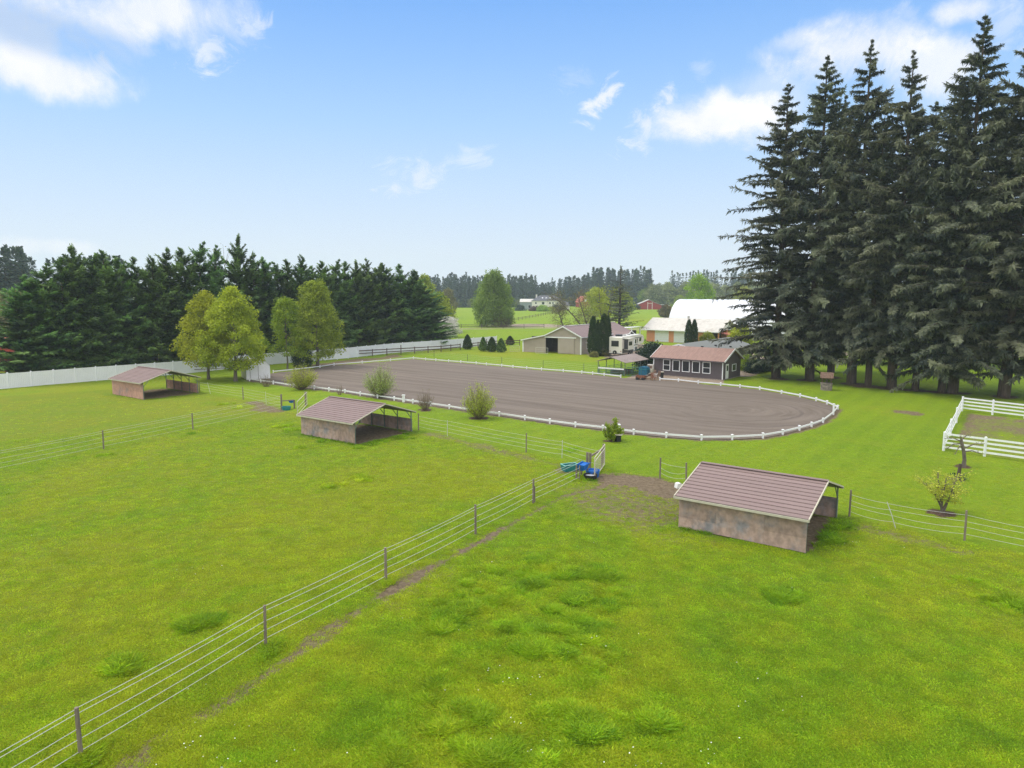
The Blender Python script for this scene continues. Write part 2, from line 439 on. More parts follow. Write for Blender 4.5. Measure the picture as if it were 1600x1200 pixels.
# ------------------------------------------------------------------ survey lines of the setting
ARENA_NEAR = [(390,595),(407.5,597.5),(427,600),(458,605),(491,608),(514,611),(539,614),(563,618),(590,622),(616,625.5),(645,630),(673,634),(702,638.5),(740,644.5),(780,650),(820,656),(859,661.5),(899,667),(942,672),(990,678.5),(1041,683.5),(1096,687.5),(1144,687),(1192,684.5),(1223,679),(1249,672.5),(1268,667),(1286,660.5),(1302,648),(1309,639.5),(1292,632),(1275,627),(1250,621),(1221,615.5),(1187,609.5),(1156,606),(1126,603),(1091,600),(1060,596.5),(1031,594.5)]
ARENA_FAR = [(970,590.5),(944,587.5),(926,585.5),(909,584),(880,581.5),(846,579),(823,577),(801.5,575),(784,573),(760,571),(744,569.3),(720,567.3),(701,566),(681,564.3),(665,563),(646,561.3),(610,564.5),(566,568),(522,571.5),(500,575),(462,579.5),(427,583)]
arena_poly = [G(*p) for p in ARENA_NEAR + ARENA_FAR]
FENCE_NEAR = [(127,1186),(415,1008),(603,908),(743,834),(833,786),(905,751)]
nf = [G(*p) for p in FENCE_NEAR]
nf_ext = nf[0] + (nf[0] - nf[1])
FENCE_MID = [(653.8,672),(699,681),(822,706.5),(878,716),(940,733)]
FENCE_RIGHT = [(1031,747.5),(1327,808),(1401,826),(1507,844)]
FENCE_LEFT = [(162,701),(301.5,671),(440,640)]
FENCE_UP = [(329,615),(380,623.5),(416,631),(440,638)]
PAD = [G(1474,704.5), G(1503,642)]
pad_dir = (G(1538,713.5) - PAD[0]); pad_dir /= np.linalg.norm(pad_dir)
pad_dir2 = (G(1550.5,648) - PAD[1]); pad_dir2 /= np.linalg.norm(pad_dir2)
lawn_poly = [G(*p) for p in [(307,612),(380,624),(440,640),(500,655),(645,673),(822,707.5),(938,734),(946,731),(1031,748.5),(1120,770),(1305,806),(1327,809),(1507,845.5),(1600,866),(1800,905),(2300,900),(2300,600),(1900,560),(1600,548),(1200,552),(1100,560),(930,566),(600,548),(400,566),(300,590)]]
tall_poly = [G(*p) for p in [(520,1120),(600,980),(700,890),(880,850),(1000,890),(1010,1010),(965,1100),(900,1400),(560,1400)]]
TUSS = [(310,972,1.0),(198,1040,1.0),(418,1022,.9),(1222,932,1.3),(920,1150,1.2),(720,1112,1.2),(565,748,1.1),(520,762,1.1),(890,705,1.0),(830,1015,1.2),(760,1180,1.2),(1290,842,1.5),(1272,850,1.1),(1300,820,1.5),(905,748,.9),(925,752,.9),(625,684,1.2),(600,690,1.0),(585,695,1.0),(640,676,1.0),(505,690,.8),(455,672,1.4),(440,665,1.4),(340,633,1.5),(375,637,1.5),(355,630,1.2),(325,630,1.2),(1075,818,.5),(560,700,.7),(1540,915,1.5),(1580,950,1.5),(820,905,1.0),(160,712,.7),(300,678,.7),(745,838,.6),(603,912,.6),(127,1190,.6),(470,700,.7),(1010,1130,1.3),(480,560,1)]
TUSS = [(G(a, b), r) for a, b, r in TUSS]
MULCH = [(473,606,1.5),(594,618,1.4),(665,640.5,1.3),(747,654,1.6),(954,689,1.0),(1472,802,1.3),(1505,729,1.2),(1497,751,.7)]
MULCH = [(G(a, b), r) for a, b, r in MULCH]
track = [G(*p) for p in [(965,750),(930,765),(880,775),(800,818),(720,862),(640,905),(560,952),(500,992),(440,1036),(370,1085),(290,1135),(200,1200),(100,1280)]]
SROT = R(-36.5)
def from_corner(px, py, L): return G(px, py) - L * np.array([math.cos(SROT), math.sin(SROT)])
SHEDS = [('near', from_corner(1259,864.5,6.25), 6.25, 6.3), ('mid', from_corner(555,694,6.75), 6.75, 6.4), ('far', from_corner(224.5,624.5,7.3), 7.3, 6.5)]
wf_top = [(-60,590),(0,584),(143,573.5),(285,564),(407,552.5),(535,544),(612,536.5),(675,532.3),(776,525.3)]
WF = [G(x, y, 1.95) for x, y in wf_top]
WF[0] = WF[1] - (WF[2] - WF[1]) * .9

def shed_local(X, Y, o, a=SROT):
    dx, dy = X - o[0], Y - o[1]
    return dx * math.cos(a) + dy * math.sin(a), -dx * math.sin(a) + dy * math.cos(a)

def fields(X, Y):
    """what grows or lies where: hue (0 yellow-green .. 1 deep green), dirt, tall grass, lawn, gravel, mulch"""
    d = np.hypot(X, Y)
    lawn = inpoly(X, Y, lawn_poly).astype(float)
    n_big = fbm(X / 9, Y / 9, 3); n_mid = fbm(X / 2.2, Y / 2.2, 11); n_sm = fbm(X / .7, Y / .7, 23)
    hue = .10 + .75 * (n_big - .35) + .55 * (n_mid - .5)
    side = sstep(-1, 5, shed_local(X, Y, nf[0], math.atan2(*(nf[4] - nf[0])[::-1]))[1] * -1)   # right paddock is greener
    hue += .10 * side * (1 - lawn)
    hue = hue * (1 - lawn) + lawn * (.42 + .55 * (n_big - .5) + .35 * (n_mid - .5))
    tall = np.zeros(X.shape)
    tp = inpoly(X, Y, tall_poly).astype(float) * sstep(0, 1.5, segdist(X, Y, tall_poly, True))
    tall = np.maximum(tall, tp * (.22 + .55 * sstep(.42, .72, fbm(X / .8, Y / .8, 41)) * sstep(.3, .6, n_big + .1)))
    for c, r in TUSS:
        q = np.hypot(X - c[0], Y - c[1]) / (r * .75) + (n_sm - .5) * 2.2 + (n_mid - .5) * .8
        tall = np.maximum(tall, .85 * sstep(1.15, .2, q))
    tall = np.maximum(tall, .75 * sstep(2.0, .2, segdist(X, Y, WF[:5]) + (n_mid - .5) * 2) * (Y < 126))
    for nm, o, L, W in SHEDS:       # long grass along the shed walls
        u, v = shed_local(X, Y, o)
        tall = np.maximum(tall, .7 * ((u > 0) & (u < L)) * sstep(-.5, -.1, v) * (v < 0) * sstep(.4, .6, n_mid))
    hue = hue + .30 * tall
    dirt = np.zeros(X.shape)
    td = segdist(X, Y, track)
    dirt = np.maximum(dirt, (.70 + .15 * (Y > 27)) * sstep(.60, .08, td + (n_mid - .5) * .9) * sstep(.16, .44, fbm(X / 1.5, Y / 1.5, 77) + .14 * (Y > 27)))
    dirt = np.maximum(dirt, .34 * sstep(1.9, .3, td + (n_mid - .5) * 2.4) * (Y > 25))
    g1 = segdist(X, Y, [G(955,748), G(1000,752), G(1050,768)])
    dirt = np.maximum(dirt, .95 * sstep(2.3, .9, g1 + (n_mid - .5) * 1.0))
    dirt = np.maximum(dirt, .60 * sstep(8.5, 1.0, segdist(X, Y, [G(980,775), G(1045,790)]) + (n_mid - .5) * 5))
    fm = segdist(X, Y, [G(670,677), G(770,702), G(900,735)])
    dirt = np.maximum(dirt, .55 * sstep(1.2, .2, fm + (n_mid - .5) * 1.8))
    dirt = np.maximum(dirt, .9 * sstep(1.6, .3, segdist(X, Y, [G(880,737), G(890,730)]) + (n_mid - .5) * 1.2) * .8)
    dirt = np.maximum(dirt, .75 * sstep(1.6, .5, segdist(X, Y, [G(395,628), G(430,642), G(405,640)]) + (n_mid - .5) * 1.2))
    fr = segdist(X, Y, [G(1300,815), G(1400,838), G(1500,860)])
    dirt = np.maximum(dirt, .5 * sstep(1.0, .2, fr + (n_mid - .5) * 1.5))
    u, v = shed_local(X, Y, SHEDS[0][1])
    ar = segdist(X, Y, arena_poly, True)
    dirt = np.maximum(dirt, .85 * sstep(.75, .3, ar + (n_sm - .5) * .5))
    for nm, o, L, W in SHEDS:
        u, v = shed_local(X, Y, o)
        ins = np.minimum(np.minimum(u + .2, L + .2 - u), np.minimum(v, W - v))
        dirt = np.maximum(dirt, sstep(-.1, .5, ins + (n_sm - .5) * .8))
        hue = hue + .4 * sstep(-1.2, .2, ins)
    # paddock of the white board fence
    u = (X - PAD[0][0]) * pad_dir[0] + (Y - PAD[0][1]) * pad_dir[1]
    pp = inpoly(X, Y, [PAD[0], PAD[1], PAD[1] + pad_dir2 * 30, PAD[0] + pad_dir * 30]).astype(float) * sstep(.2, .9, segdist(X, Y, [PAD[1] + pad_dir2 * 30, PAD[1], PAD[0], PAD[0] + pad_dir * 30]))
    dirt = np.maximum(dirt, pp * (.48 + .9 * (n_mid - .5) + .25 * (n_big > .5)))
    pc = np.hypot((X - G(1415,644)[0]) / 1.6, (Y - G(1415,644)[1]) / 1.9) + (n_sm - .5)
    dirt = np.maximum(dirt, .9 * sstep(1.05, .6, pc))
    # yard between the barn, the trailer and the cabin, the strip behind the arena
    yard = inpoly(X, Y, [G(*p) for p in [(912,553),(938,556),(992,562),(1005,580),(975,592),(1030,597),(1128,600),(1135,592),(1060,560),(1030,548),(1000,536),(960,538),(925,548)]]).astype(float)
    gravel = yard * sstep(-.2, .6, n_mid + .1)
    dirt = np.maximum(dirt, sstep(1.4, .3, segdist(X, Y, [G(1000,592), G(1040,594), G(1090,597)]) + (n_mid - .5)) )
    dirt = np.maximum(dirt, .95 * sstep(2.8, 1.2, segdist(X, Y, [G(505,570), G(560,563), G(610,558), G(615,556)]) + (n_mid - .5) * 1.5))
    # garden beds and drive right of the cabin
    gravel = np.maximum(gravel, sstep(2.6, 1.4, segdist(X, Y, [G(1158,586), G(1185,566), G(1160,552), G(1100,545)])) )
    gravel = np.maximum(gravel, sstep(4.5, 2.5, segdist(X, Y, [G(1200,560), G(1310,553), G(1480,552), G(1700,560)]) + (n_mid - .5) * 2))
    # far: tan rushes and field edges
    far = sstep(150, 175, d)
    rush = segdist(X, Y, [G(700,514), G(820,513), G(900,511.5), G(1005,515)]) / 9 + (fbm(X / 14, Y / 14, 5) - .5) * 1.6
    rush2 = segdist(X, Y, [G(812,508), G(905,509.5)]) / 14 + (n_big - .5)
    gravel = np.maximum(gravel, .5 * sstep(1.1, .4, rush) * far)
    gravel = np.maximum(gravel, .85 * sstep(1.0, .5, rush2) * far)
    hue = hue * (1 - far) + far * (.40 + .6 * (fbm(X / 60, Y / 60, 9) - .5) + .3 * (fbm(X / 260, Y / 12, 19) - .5))
    mulch = np.zeros(X.shape)
    for c, r in MULCH:
        mulch = np.maximum(mulch, sstep(1.05, .75, np.hypot(X - c[0], Y - c[1]) / (r * .62) + (n_sm - .5) * .7))
    for px, py in [(1265,594),(1330,600),(1356,604),(1393,607),(1430,610),(1471,613),(1488,614),(1568,620),(1215,592),(1298,590)]:
        c = G(px, py); mulch = np.maximum(mulch, .75 * sstep(2.6, 1.0, np.hypot(X - c[0], Y - c[1]) + (n_mid - .5) * 2))
    ina = inpoly(X, Y, arena_poly)
    thatch = (d < 100) * (1 - lawn) * (1 - ina)
    return dict(thatch=thatch, hue=np.clip(hue, 0, 1.3), dirt=np.clip(dirt, 0, 1), tall=np.clip(tall, 0, 1), lawn=lawn, gravel=np.clip(gravel, 0, 1), mulch=mulch, ina=ina.astype(float), pad=pp)

# ------------------------------------------------------------------ ground: one sheet out to the horizon
def make_ground():
    rr = [0.0, 3.0]
    while rr[-1] < 9000: rr.append(rr[-1] * (1.0125 if rr[-1] < 130 else 1.03) + .02)
    rr = np.array(rr)
    th = np.concatenate([np.linspace(-52, 52, 380), np.linspace(55, 305, 64)]); th = np.radians(th)
    nr, nt_ = len(rr), len(th)
    RR, TH = np.meshgrid(rr, th, indexing='ij')
    X, Y = RR * np.sin(TH), RR * np.cos(TH)
    f = fields(X, Y)
    Z = (.05 * (fbm(X / 1.3, Y / 1.3, 31) - .5) + .06 * f['tall'] + .12 * (fbm(X / 6, Y / 6, 37) - .5)) * (RR > 3.5) * (RR < 140)
    near_obj = np.maximum(f['ina'], sstep(1.0, .1, segdist(X, Y, arena_poly, True)))
    Z = Z * (1 - near_obj) - .03 * f['ina'] - .05 * f['dirt'] * (1 - f['ina']) * .6
    V = np.stack([X, Y, Z], -1).reshape(-1, 3)
    i, j = np.meshgrid(np.arange(nr - 1), np.arange(nt_), indexing='ij'); i = i.ravel(); j = j.ravel(); j2 = (j + 1) % nt_
    Q = np.stack([i * nt_ + j, i * nt_ + j2, (i + 1) * nt_ + j2, (i + 1) * nt_ + j], 1)
    mb = MB(); mb.bulk(V, Q)
    m, nt, out = newmat('pasture_turf')
    pos = nt.nodes.new('ShaderNodeNewGeometry').outputs['Position']
    hue = ATTR(nt, 'hue'); n1 = NOISE(nt, pos, 1.1, 6, .6); n2 = NOISE(nt, pos, 7, 5, .65); n3 = NOISE(nt, pos, 26, 3, .6)
    h = MATH(nt, 'MULTIPLY_ADD', MATH(nt, 'SUBTRACT', n1, .5), .9, hue)
    h = MATH(nt, 'MULTIPLY_ADD', MATH(nt, 'SUBTRACT', n2, .5), .8, h, )
    h = MATH(nt, 'MULTIPLY_ADD', MATH(nt, 'SUBTRACT', NOISE(nt, pos, 3.0, 6, .7), .5), .9, h)
    rp = N(nt, 'ShaderNodeValToRGB', {0: h}); cr = rp.color_ramp
    pts = [(0, GRASS[0]), (.35, GRASS[1]), (.75, GRASS[2]), (1, GRASS[3])]
    while len(cr.elements) < 4: cr.elements.new(.5)
    for e, (p, c) in zip(cr.elements, pts): e.position = p; e.color = c4(c)
    c = rp.outputs[0]
    c = MIX(nt, RANGE(nt, n3, .35, .75, 0, .65), c, (.085,.125,.012), 'MIX')
    c = MIX(nt, RANGE(nt, NOISE(nt, pos, 14, 4, .7), .55, .8, 0, .5), c, (.34,.34,.03), 'MIX')
    # dry straw in patches
    dry = MATH(nt, 'MULTIPLY', RANGE(nt, NOISE(nt, pos, .35, 5, .6), .52, .68), RANGE(nt, n2, .45, .7))
    c = MIX(nt, MATH(nt, 'MULTIPLY', dry, .35), c, (.27,.24,.06))
    # mown stripes on the lawn
    wv = N(nt, 'ShaderNodeTexWave', {'Vector': MAPV(nt, pos, (1,1,1), (0,0,R(38))), 'Scale': .14, 'Distortion': 1.2, 'Detail': 2.0, 'Detail Scale': .6}, wave_type='BANDS')
    st = MATH(nt, 'MULTIPLY', ATTR(nt, 'lawn'), RANGE(nt, wv.outputs['Fac'], .3, .7, 0, .35))
    c = MIX(nt, st, c, GRASS[1])
    # soil and dead thatch showing between the blades of the grazed pastures
    c = MIX(nt, MATH(nt, 'MULTIPLY', ATTR(nt, 'thatch'), RANGE(nt, NOISE(nt, pos, 5.5, 5, .7), .38, .62, .05, .42)), c, (.12,.14,.02))
    def soft(attr, noise, w=.9):
        return RANGE(nt, MATH(nt, 'MULTIPLY_ADD', MATH(nt, 'SUBTRACT', noise, .5), w, ATTR(nt, attr)), .22, .80)
    dn = NOISE(nt, pos, 2.6, 7, .7)
    dcol = MIX(nt, RANGE(nt, NOISE(nt, pos, 4, 6, .7), .3, .7), (.14,.10,.060), (.27,.205,.130))
    gcol = MIX(nt, RANGE(nt, NOISE(nt, pos, .8, 6, .7), .3, .7), (.27,.21,.14), (.38,.30,.24))
    mcol = MIX(nt, RANGE(nt, NOISE(nt, pos, 9, 4, .7), .3, .7), (.06,.04,.03), (.17,.10,.065))
    c = MIX(nt, soft('gravel', dn), c, gcol)
    c = MIX(nt, soft('dirt', dn, 1.5), c, dcol)
    c = MIX(nt, soft('mulch', dn, .7), c, mcol)
    b = N(nt, 'ShaderNodeBsdfPrincipled', {'Base Color': c, 'Roughness': .85, 'Specular IOR Level': .15})
    hh = MATH(nt, 'ADD', MATH(nt, 'MULTIPLY', NOISE(nt, pos, 3.2, 6, .65), 1.0), MATH(nt, 'MULTIPLY', n3, .35))
    bn = N(nt, 'ShaderNodeBump', {'Strength': .95, 'Distance': .26, 'Height': hh}); nt.links.new(bn.outputs[0], b.inputs['Normal'])
    nt.links.new(b.outputs[0], out.inputs[0])
    o = mb.build('ground', m, smooth=True); tag(o, kind='structure')
    for k in ('hue', 'dirt', 'gravel', 'mulch', 'lawn', 'thatch'):
        a = o.data.attributes.new(k, 'FLOAT', 'POINT'); a.data.foreach_set('value', f[k].astype(np.float32).ravel())
    return o

GRASS = [(.290,.325,.015), (.222,.322,.010), (.168,.284,.010), (.100,.205,.012)]
make_ground()

# ------------------------------------------------------------------ riding arena
def make_arena():
    mb = MB(); n = len(arena_poly)
    mb.add([(p[0], p[1], .02) for p in arena_poly], [tuple(range(n))])
    m, nt, out = newmat('raked_arena_sand')
    pos = nt.nodes.new('ShaderNodeNewGeometry').outputs['Position']
    ax = R(-38)
    v1 = MAPV(nt, MAPV(nt, pos, rot=(0, 0, -ax)), (.035, .9, 1))
    v2 = MAPV(nt, MAPV(nt, pos, rot=(0, 0, -ax)), (.10, 4.5, 1))
    cc = G(1150, 640)
    rel = N(nt, 'ShaderNodeVectorMath', {0: pos, 1: (cc[0], cc[1], .02)}, operation='SUBTRACT').outputs[0]
    ln = N(nt, 'ShaderNodeVectorMath', {0: rel}, operation='LENGTH').outputs['Value']
    sx = N(nt, 'ShaderNodeSeparateXYZ', {0: rel})
    ang = MATH(nt, 'ARCTAN2', sx.outputs[1], sx.outputs[0])
    pv = N(nt, 'ShaderNodeCombineXYZ', {0: MATH(nt, 'MULTIPLY', ln, 1.1), 1: MATH(nt, 'MULTIPLY', ang, .9)}).outputs[0]
    along = MATH(nt, 'ADD', MATH(nt, 'MULTIPLY', sx.outputs[0], math.cos(ax)), MATH(nt, 'MULTIPLY', sx.outputs[1], math.sin(ax)))
    f = RANGE(nt, along, -9, 2)
    straight = MATH(nt, 'ADD', MATH(nt, 'MULTIPLY', NOISE(nt, v1, 1, 5, .6, .6), .6), MATH(nt, 'MULTIPLY', NOISE(nt, v2, 1, 4, .6, .3), .4))
    ring = MATH(nt, 'MULTIPLY_ADD', MATH(nt, 'SUBTRACT', NOISE(nt, pv, .8, 6, .7, .8), .5), .65, .5)
    s = MATH(nt, 'ADD', MATH(nt, 'MULTIPLY', straight, MATH(nt, 'SUBTRACT', 1.0, f)), MATH(nt, 'MULTIPLY', ring, f))
    fine = NOISE(nt, pos, 9, 6, .75)
    c = MIX(nt, RANGE(nt, s, .33, .66), ARENA[0], ARENA[1])
    c = MIX(nt, RANGE(nt, fine, .3, .7, 0, .6), c, ARENA[2])
    # two harrow lines curving round the right end
    for rad in (6.3, 9.4):
        dd = MATH(nt, 'ABSOLUTE', MATH(nt, 'SUBTRACT', MATH(nt, 'MULTIPLY_ADD', NOISE(nt, pos, .25, 2), 2.2, ln), rad + 1.1))
        c = MIX(nt, MATH(nt, 'MULTIPLY', MATH(nt, 'MULTIPLY', RANGE(nt, dd, .05, .3, 1, 0), f), .5), c, (.10,.082,.075))
    b = N(nt, 'ShaderNodeBsdfPrincipled', {'Base Color': c, 'Roughness': .92, 'Specular IOR Level': .12})
    hh = MATH(nt, 'ADD', s, MATH(nt, 'MULTIPLY', fine, .6))
    bn = N(nt, 'ShaderNodeBump', {'Strength': .9, 'Distance': .12, 'Height': hh}); nt.links.new(bn.outputs[0], b.inputs['Normal'])
    nt.links.new(b.outputs[0], out.inputs[0])
    o = mb.build('riding_arena_ground', m); tag(o, kind='structure')
ARENA = [(.115,.092,.074), (.228,.188,.155), (.160,.130,.107)]
make_arena()

def arena_rail(name, label, pts, talls=()):
    P = [G(*p) for p in pts]
    root = thing(name, label, 'arena rail', (P[0][0], P[0][1], 0), 0, 'low white rails around the riding arena')
    o = P[0]
    for k, p in enumerate(P):
        mb = MB(); h = 1.05 if k in talls else .40
        q = p - o
        mb.b2(q[0]-.065, q[0]+.065, q[1]-.065, q[1]+.065, -.03, h)
        mb.b2(q[0]-.10, q[0]+.10, q[1]-.10, q[1]+.10, h, h + .035)
        mb.add([(q[0]-.10,q[1]-.10,h+.035),(q[0]+.10,q[1]-.10,h+.035),(q[0]+.10,q[1]+.10,h+.035),(q[0]-.10,q[1]+.10,h+.035),(q[0],q[1],h+.08)], [(0,1,4),(1,2,4),(2,3,4),(3,0,4)])
        mb.build('post', M['vinylw'], root)
        if k + 1 < len(P):
            r = P[k+1] - o; d = (r - q) / np.linalg.norm(r - q)
            a = q + d * .078; b = r - d * .078
            MB().bar((a[0],a[1],.27), (b[0],b[1],.27), .05, .14).build('rail', M['vinylw'], root)
    return root
arena_rail('arena_rail', 'low white post and rail border along the near side and rounded end of the arena', ARENA_NEAR, (28,))
arena_rail('arena_rail', 'low white post and rail border along the far side and left end of the arena', ARENA_FAR)
for (px, py), lab in (((632,627.5), 'tall white arena marker post beside the bare shrub and the middle shed roof'), ((966,676), 'white arena marker post behind the small tree with the black pot')):
    p = G(px, py)
    t = thing('arena_marker', lab, 'marker post', (p[0] - .05, p[1] - .3, 0), 0, 'white marker posts at the arena rail')
    MB().b2(-.13,.13,-.13,.13,0,.72).build('post', M['vinylw'], t)
    MB().b2(-.17,.17,-.17,.17,.72,.80).build('cap', M['vinylw'], t)

# ------------------------------------------------------------------ fences
def sag(a, b, z0, z1, s, n=7):
    t = np.linspace(0, 1, n)
    return np.stack([a[0]+(b[0]-a[0])*t, a[1]+(b[1]-a[1])*t, z0+(z1-z0)*t - s*4*t*(1-t)], 1)

def wire_fence(label, posts, wires, mat='postwood', h=1.45, rpost=.055, sagv=.03, thin=(), lean=None, rw=.0075, name='wire_fence', seed=1, cap=True):
    rs = random.Random(seed)
    o = posts[0]
    root = thing(name, label, 'fence', (o[0], o[1], 0), 0, 'wire paddock fences')
    tops = []
    for k, p in enumerate(posts):
        q = p - o; r = .022 if k in thin else rpost * rs.uniform(.9, 1.12); hh = h * (rs.uniform(.97, 1.05) if k not in thin else .92)
        lx, ly = (lean or {}).get(k, (rs.uniform(-.03,.03), rs.uniform(-.03,.03)))
        mb = MB(); mb.tube([(q[0],q[1],-.15),(q[0]+lx*.5,q[1]+ly*.5,hh*.5),(q[0]+lx,q[1]+ly,hh)], [r*1.05, r, r*.95], 8)
        mb.build('post', M['wire'] if k in thin else M[mat], root, 'thin white step-in post' if k in thin else None)
        tops.append((q, lx, ly, hh))
    for z in wires:
        mb = MB()
        for (q, lx, ly, hh), (r, lx2, ly2, h2) in zip(tops[:-1], tops[1:]):
            a = (q[0] + lx*z/hh, q[1] + ly*z/hh); b = (r[0] + lx2*z/h2, r[1] + ly2*z/h2)
            mb.tube(sag(a, b, z + rs.uniform(-.02,.02), z + rs.uniform(-.02,.02), sagv * rs.uniform(.4, 1.6)), rw, 4, False)
        mb.build('wire', M['wire'], root)
    return root
wire_fence('nearest five strand white rope fence, running diagonally from the lower left corner', [nf_ext] + nf[:5], [1.40,1.24,.86,.56,.24], sagv=.035, seed=3, rw=.010)
w = G(905,751)
wire_fence('short end bay of the nearest rope fence, stopping at the blue feeder', [nf[4] + (nf[5]-nf[4])*.03, nf[5]], [1.36,1.2,.84,.54,.24], h=1.0, rpost=.04, sagv=.02, seed=4, rw=.010)
fmid = [G(*p) for p in FENCE_MID]
wire_fence('white rope fence from the middle shed to the cream gate, beside the round green shrub', fmid, [1.25,.95,.65,.32], seed=5, thin=(1,3), sagv=.04, rpost=.05)
fr = [G(*p) for p in FENCE_RIGHT]; fr_end = fr[3] + (fr[3] - fr[1]) * 1.0
wire_fence('sagging white rope fence running right from the near shed past the yellow budding tree', fr[1:] + [fr_end], [1.25,.95,.65,.32], seed=6, thin=(1,), lean={1: (-.45, .25)}, sagv=.07, rpost=.05)
wire_fence('loose rope fence with one grey post between the cream gate and the near shed', [fr[0], G(1072,757)], [1.1,.75,.42], seed=7, sagv=.16, rpost=.055, h=1.4)
fl = [G(*p) for p in FENCE_LEFT]; fl0 = fl[0] + (fl[0] - fl[1])
wire_fence('white rope fence with grey posts crossing the left pasture towards the middle shed', [fl0] + fl, [1.38,1.22,.88,.55,.22], seed=8, sagv=.03, rpost=.06)
fu = [G(*p) for p in FENCE_UP]
wire_fence('white rope fence in front of the two yellow trees, right of the farthest shed', [G(312,612)] + fu, [1.2,.9,.6,.3], seed=9, thin=(1,3), lean={1: (-.35, .1)}, sagv=.04, rpost=.055)
fb = [G(*p) for p in [(610,552),(674,559),(726.6,566.5),(780,571.3),(845,577),(909,583),(933,585.5)]]
for p in fb: p += np.array([.4, .9])
wire_fence('thin dark metal post fence on the grass strip behind the arena', fb, [1.2,.9,.6,.3], 'tpost', h=1.35, rpost=.035, rw=.006, seed=10, sagv=.02)

# long white vinyl privacy fence
def resample(pts, step):
    pts = np.array(pts); d = np.linalg.norm(np.diff(pts, axis=0), axis=1); c = np.concatenate([[0], np.cumsum(d)])
    n = int(round(c[-1] / step)); t = np.linspace(0, c[-1], n + 1)
    return np.stack([np.interp(t, c, pts[:, 0]), np.interp(t, c, pts[:, 1])], 1)
def vinyl_fence():
    P = resample(WF, 2.5); o = P[0]
    root = thing('privacy_fence', 'long solid white vinyl privacy fence in front of the dark conifer row', 'fence', (o[0], o[1], 0))
    for k, p in enumerate(P):
        q = p - o
        mb = MB(); mb.b2(q[0]-.07,q[0]+.07,q[1]-.07,q[1]+.07,-.1,2.0)
        mb.add([(q[0]-.085,q[1]-.085,2.0),(q[0]+.085,q[1]-.085,2.0),(q[0]+.085,q[1]+.085,2.0),(q[0]-.085,q[1]+.085,2.0),(q[0],q[1],2.07)], [(0,1,4),(1,2,4),(2,3,4),(3,0,4),(3,2,1,0)])
        mb.build('post', M['vinyl'], root)
        if k + 1 < len(P):
            r = P[k+1] - o; d = (r-q)/np.linalg.norm(r-q); a = q + d*.072; b = r - d*.072
            mb = MB(); mb.bar((a[0],a[1],.13),(b[0],b[1],.13),.05,.16); mb.bar((a[0],a[1],1.86),(b[0],b[1],1.86),.05,.14)
            nb = 12
            for s in range(nb):
                u = a + (b-a)*(s+.03)/nb; v = a + (b-a)*(s+.97)/nb
                mb.bar((u[0],u[1],1.0),(v[0],v[1],1.0),.028,1.57, tint=.5)
            mb.build('panel', M['vinyl'], root)
vinyl_fence()

# brown board and dark pipe fence inside the white fence
def board_fence(label, pts, zs, mat='brownrail', step=3.0, h=1.35, w=.05, bh=.17, pw=.15, name='board_fence', group='dark rail fences in front of the white fence', gaps=(), tall=()):
    P = resample(pts, step); o = P[0]
    root = thing(name, label, 'fence', (o[0], o[1], 0), 0, group)
    for k, p in enumerate(P):
        q = p - o; hh = h * (1.35 if k in tall else 1)
        MB().b2(q[0]-pw/2,q[0]+pw/2,q[1]-pw/2,q[1]+pw/2,-.1,hh).build('post', M[mat], root)
        if k + 1 < len(P) and k not in gaps:
            r = P[k+1] - o; d = (r-q)/np.linalg.norm(r-q); a = q + d*(pw/2+.01); b = r - d*(pw/2+.01)
            for z in zs:
                MB().bar((a[0],a[1],z),(b[0],b[1],z),w,bh).build('rail', M[mat], root)
    return root
board_fence('dark brown two rail fence behind the arena, in front of the far white fence', [G(535,559.5), G(600,555.5), G(690,550), G(775,541), G(812,540)], (1.15,.65), gaps=(9,), tall=(4,10,12))
board_fence('dark pipe rail fence behind the farthest shed', [G(225,585), G(285,583.5), G(352,580.5), G(405,574)], (1.35,.95,.5), 'dkwood', 3.2, 1.5, .05, .09, .10, tall=(3,))
board_fence('grey pipe corral rails between the garden shed and the fresh green tree', [G(404,571), G(450,566), G(500,562)], (1.45,1.1,.75,.4), 'rvgrey', 3.0, 1.6, .04, .06, .08)

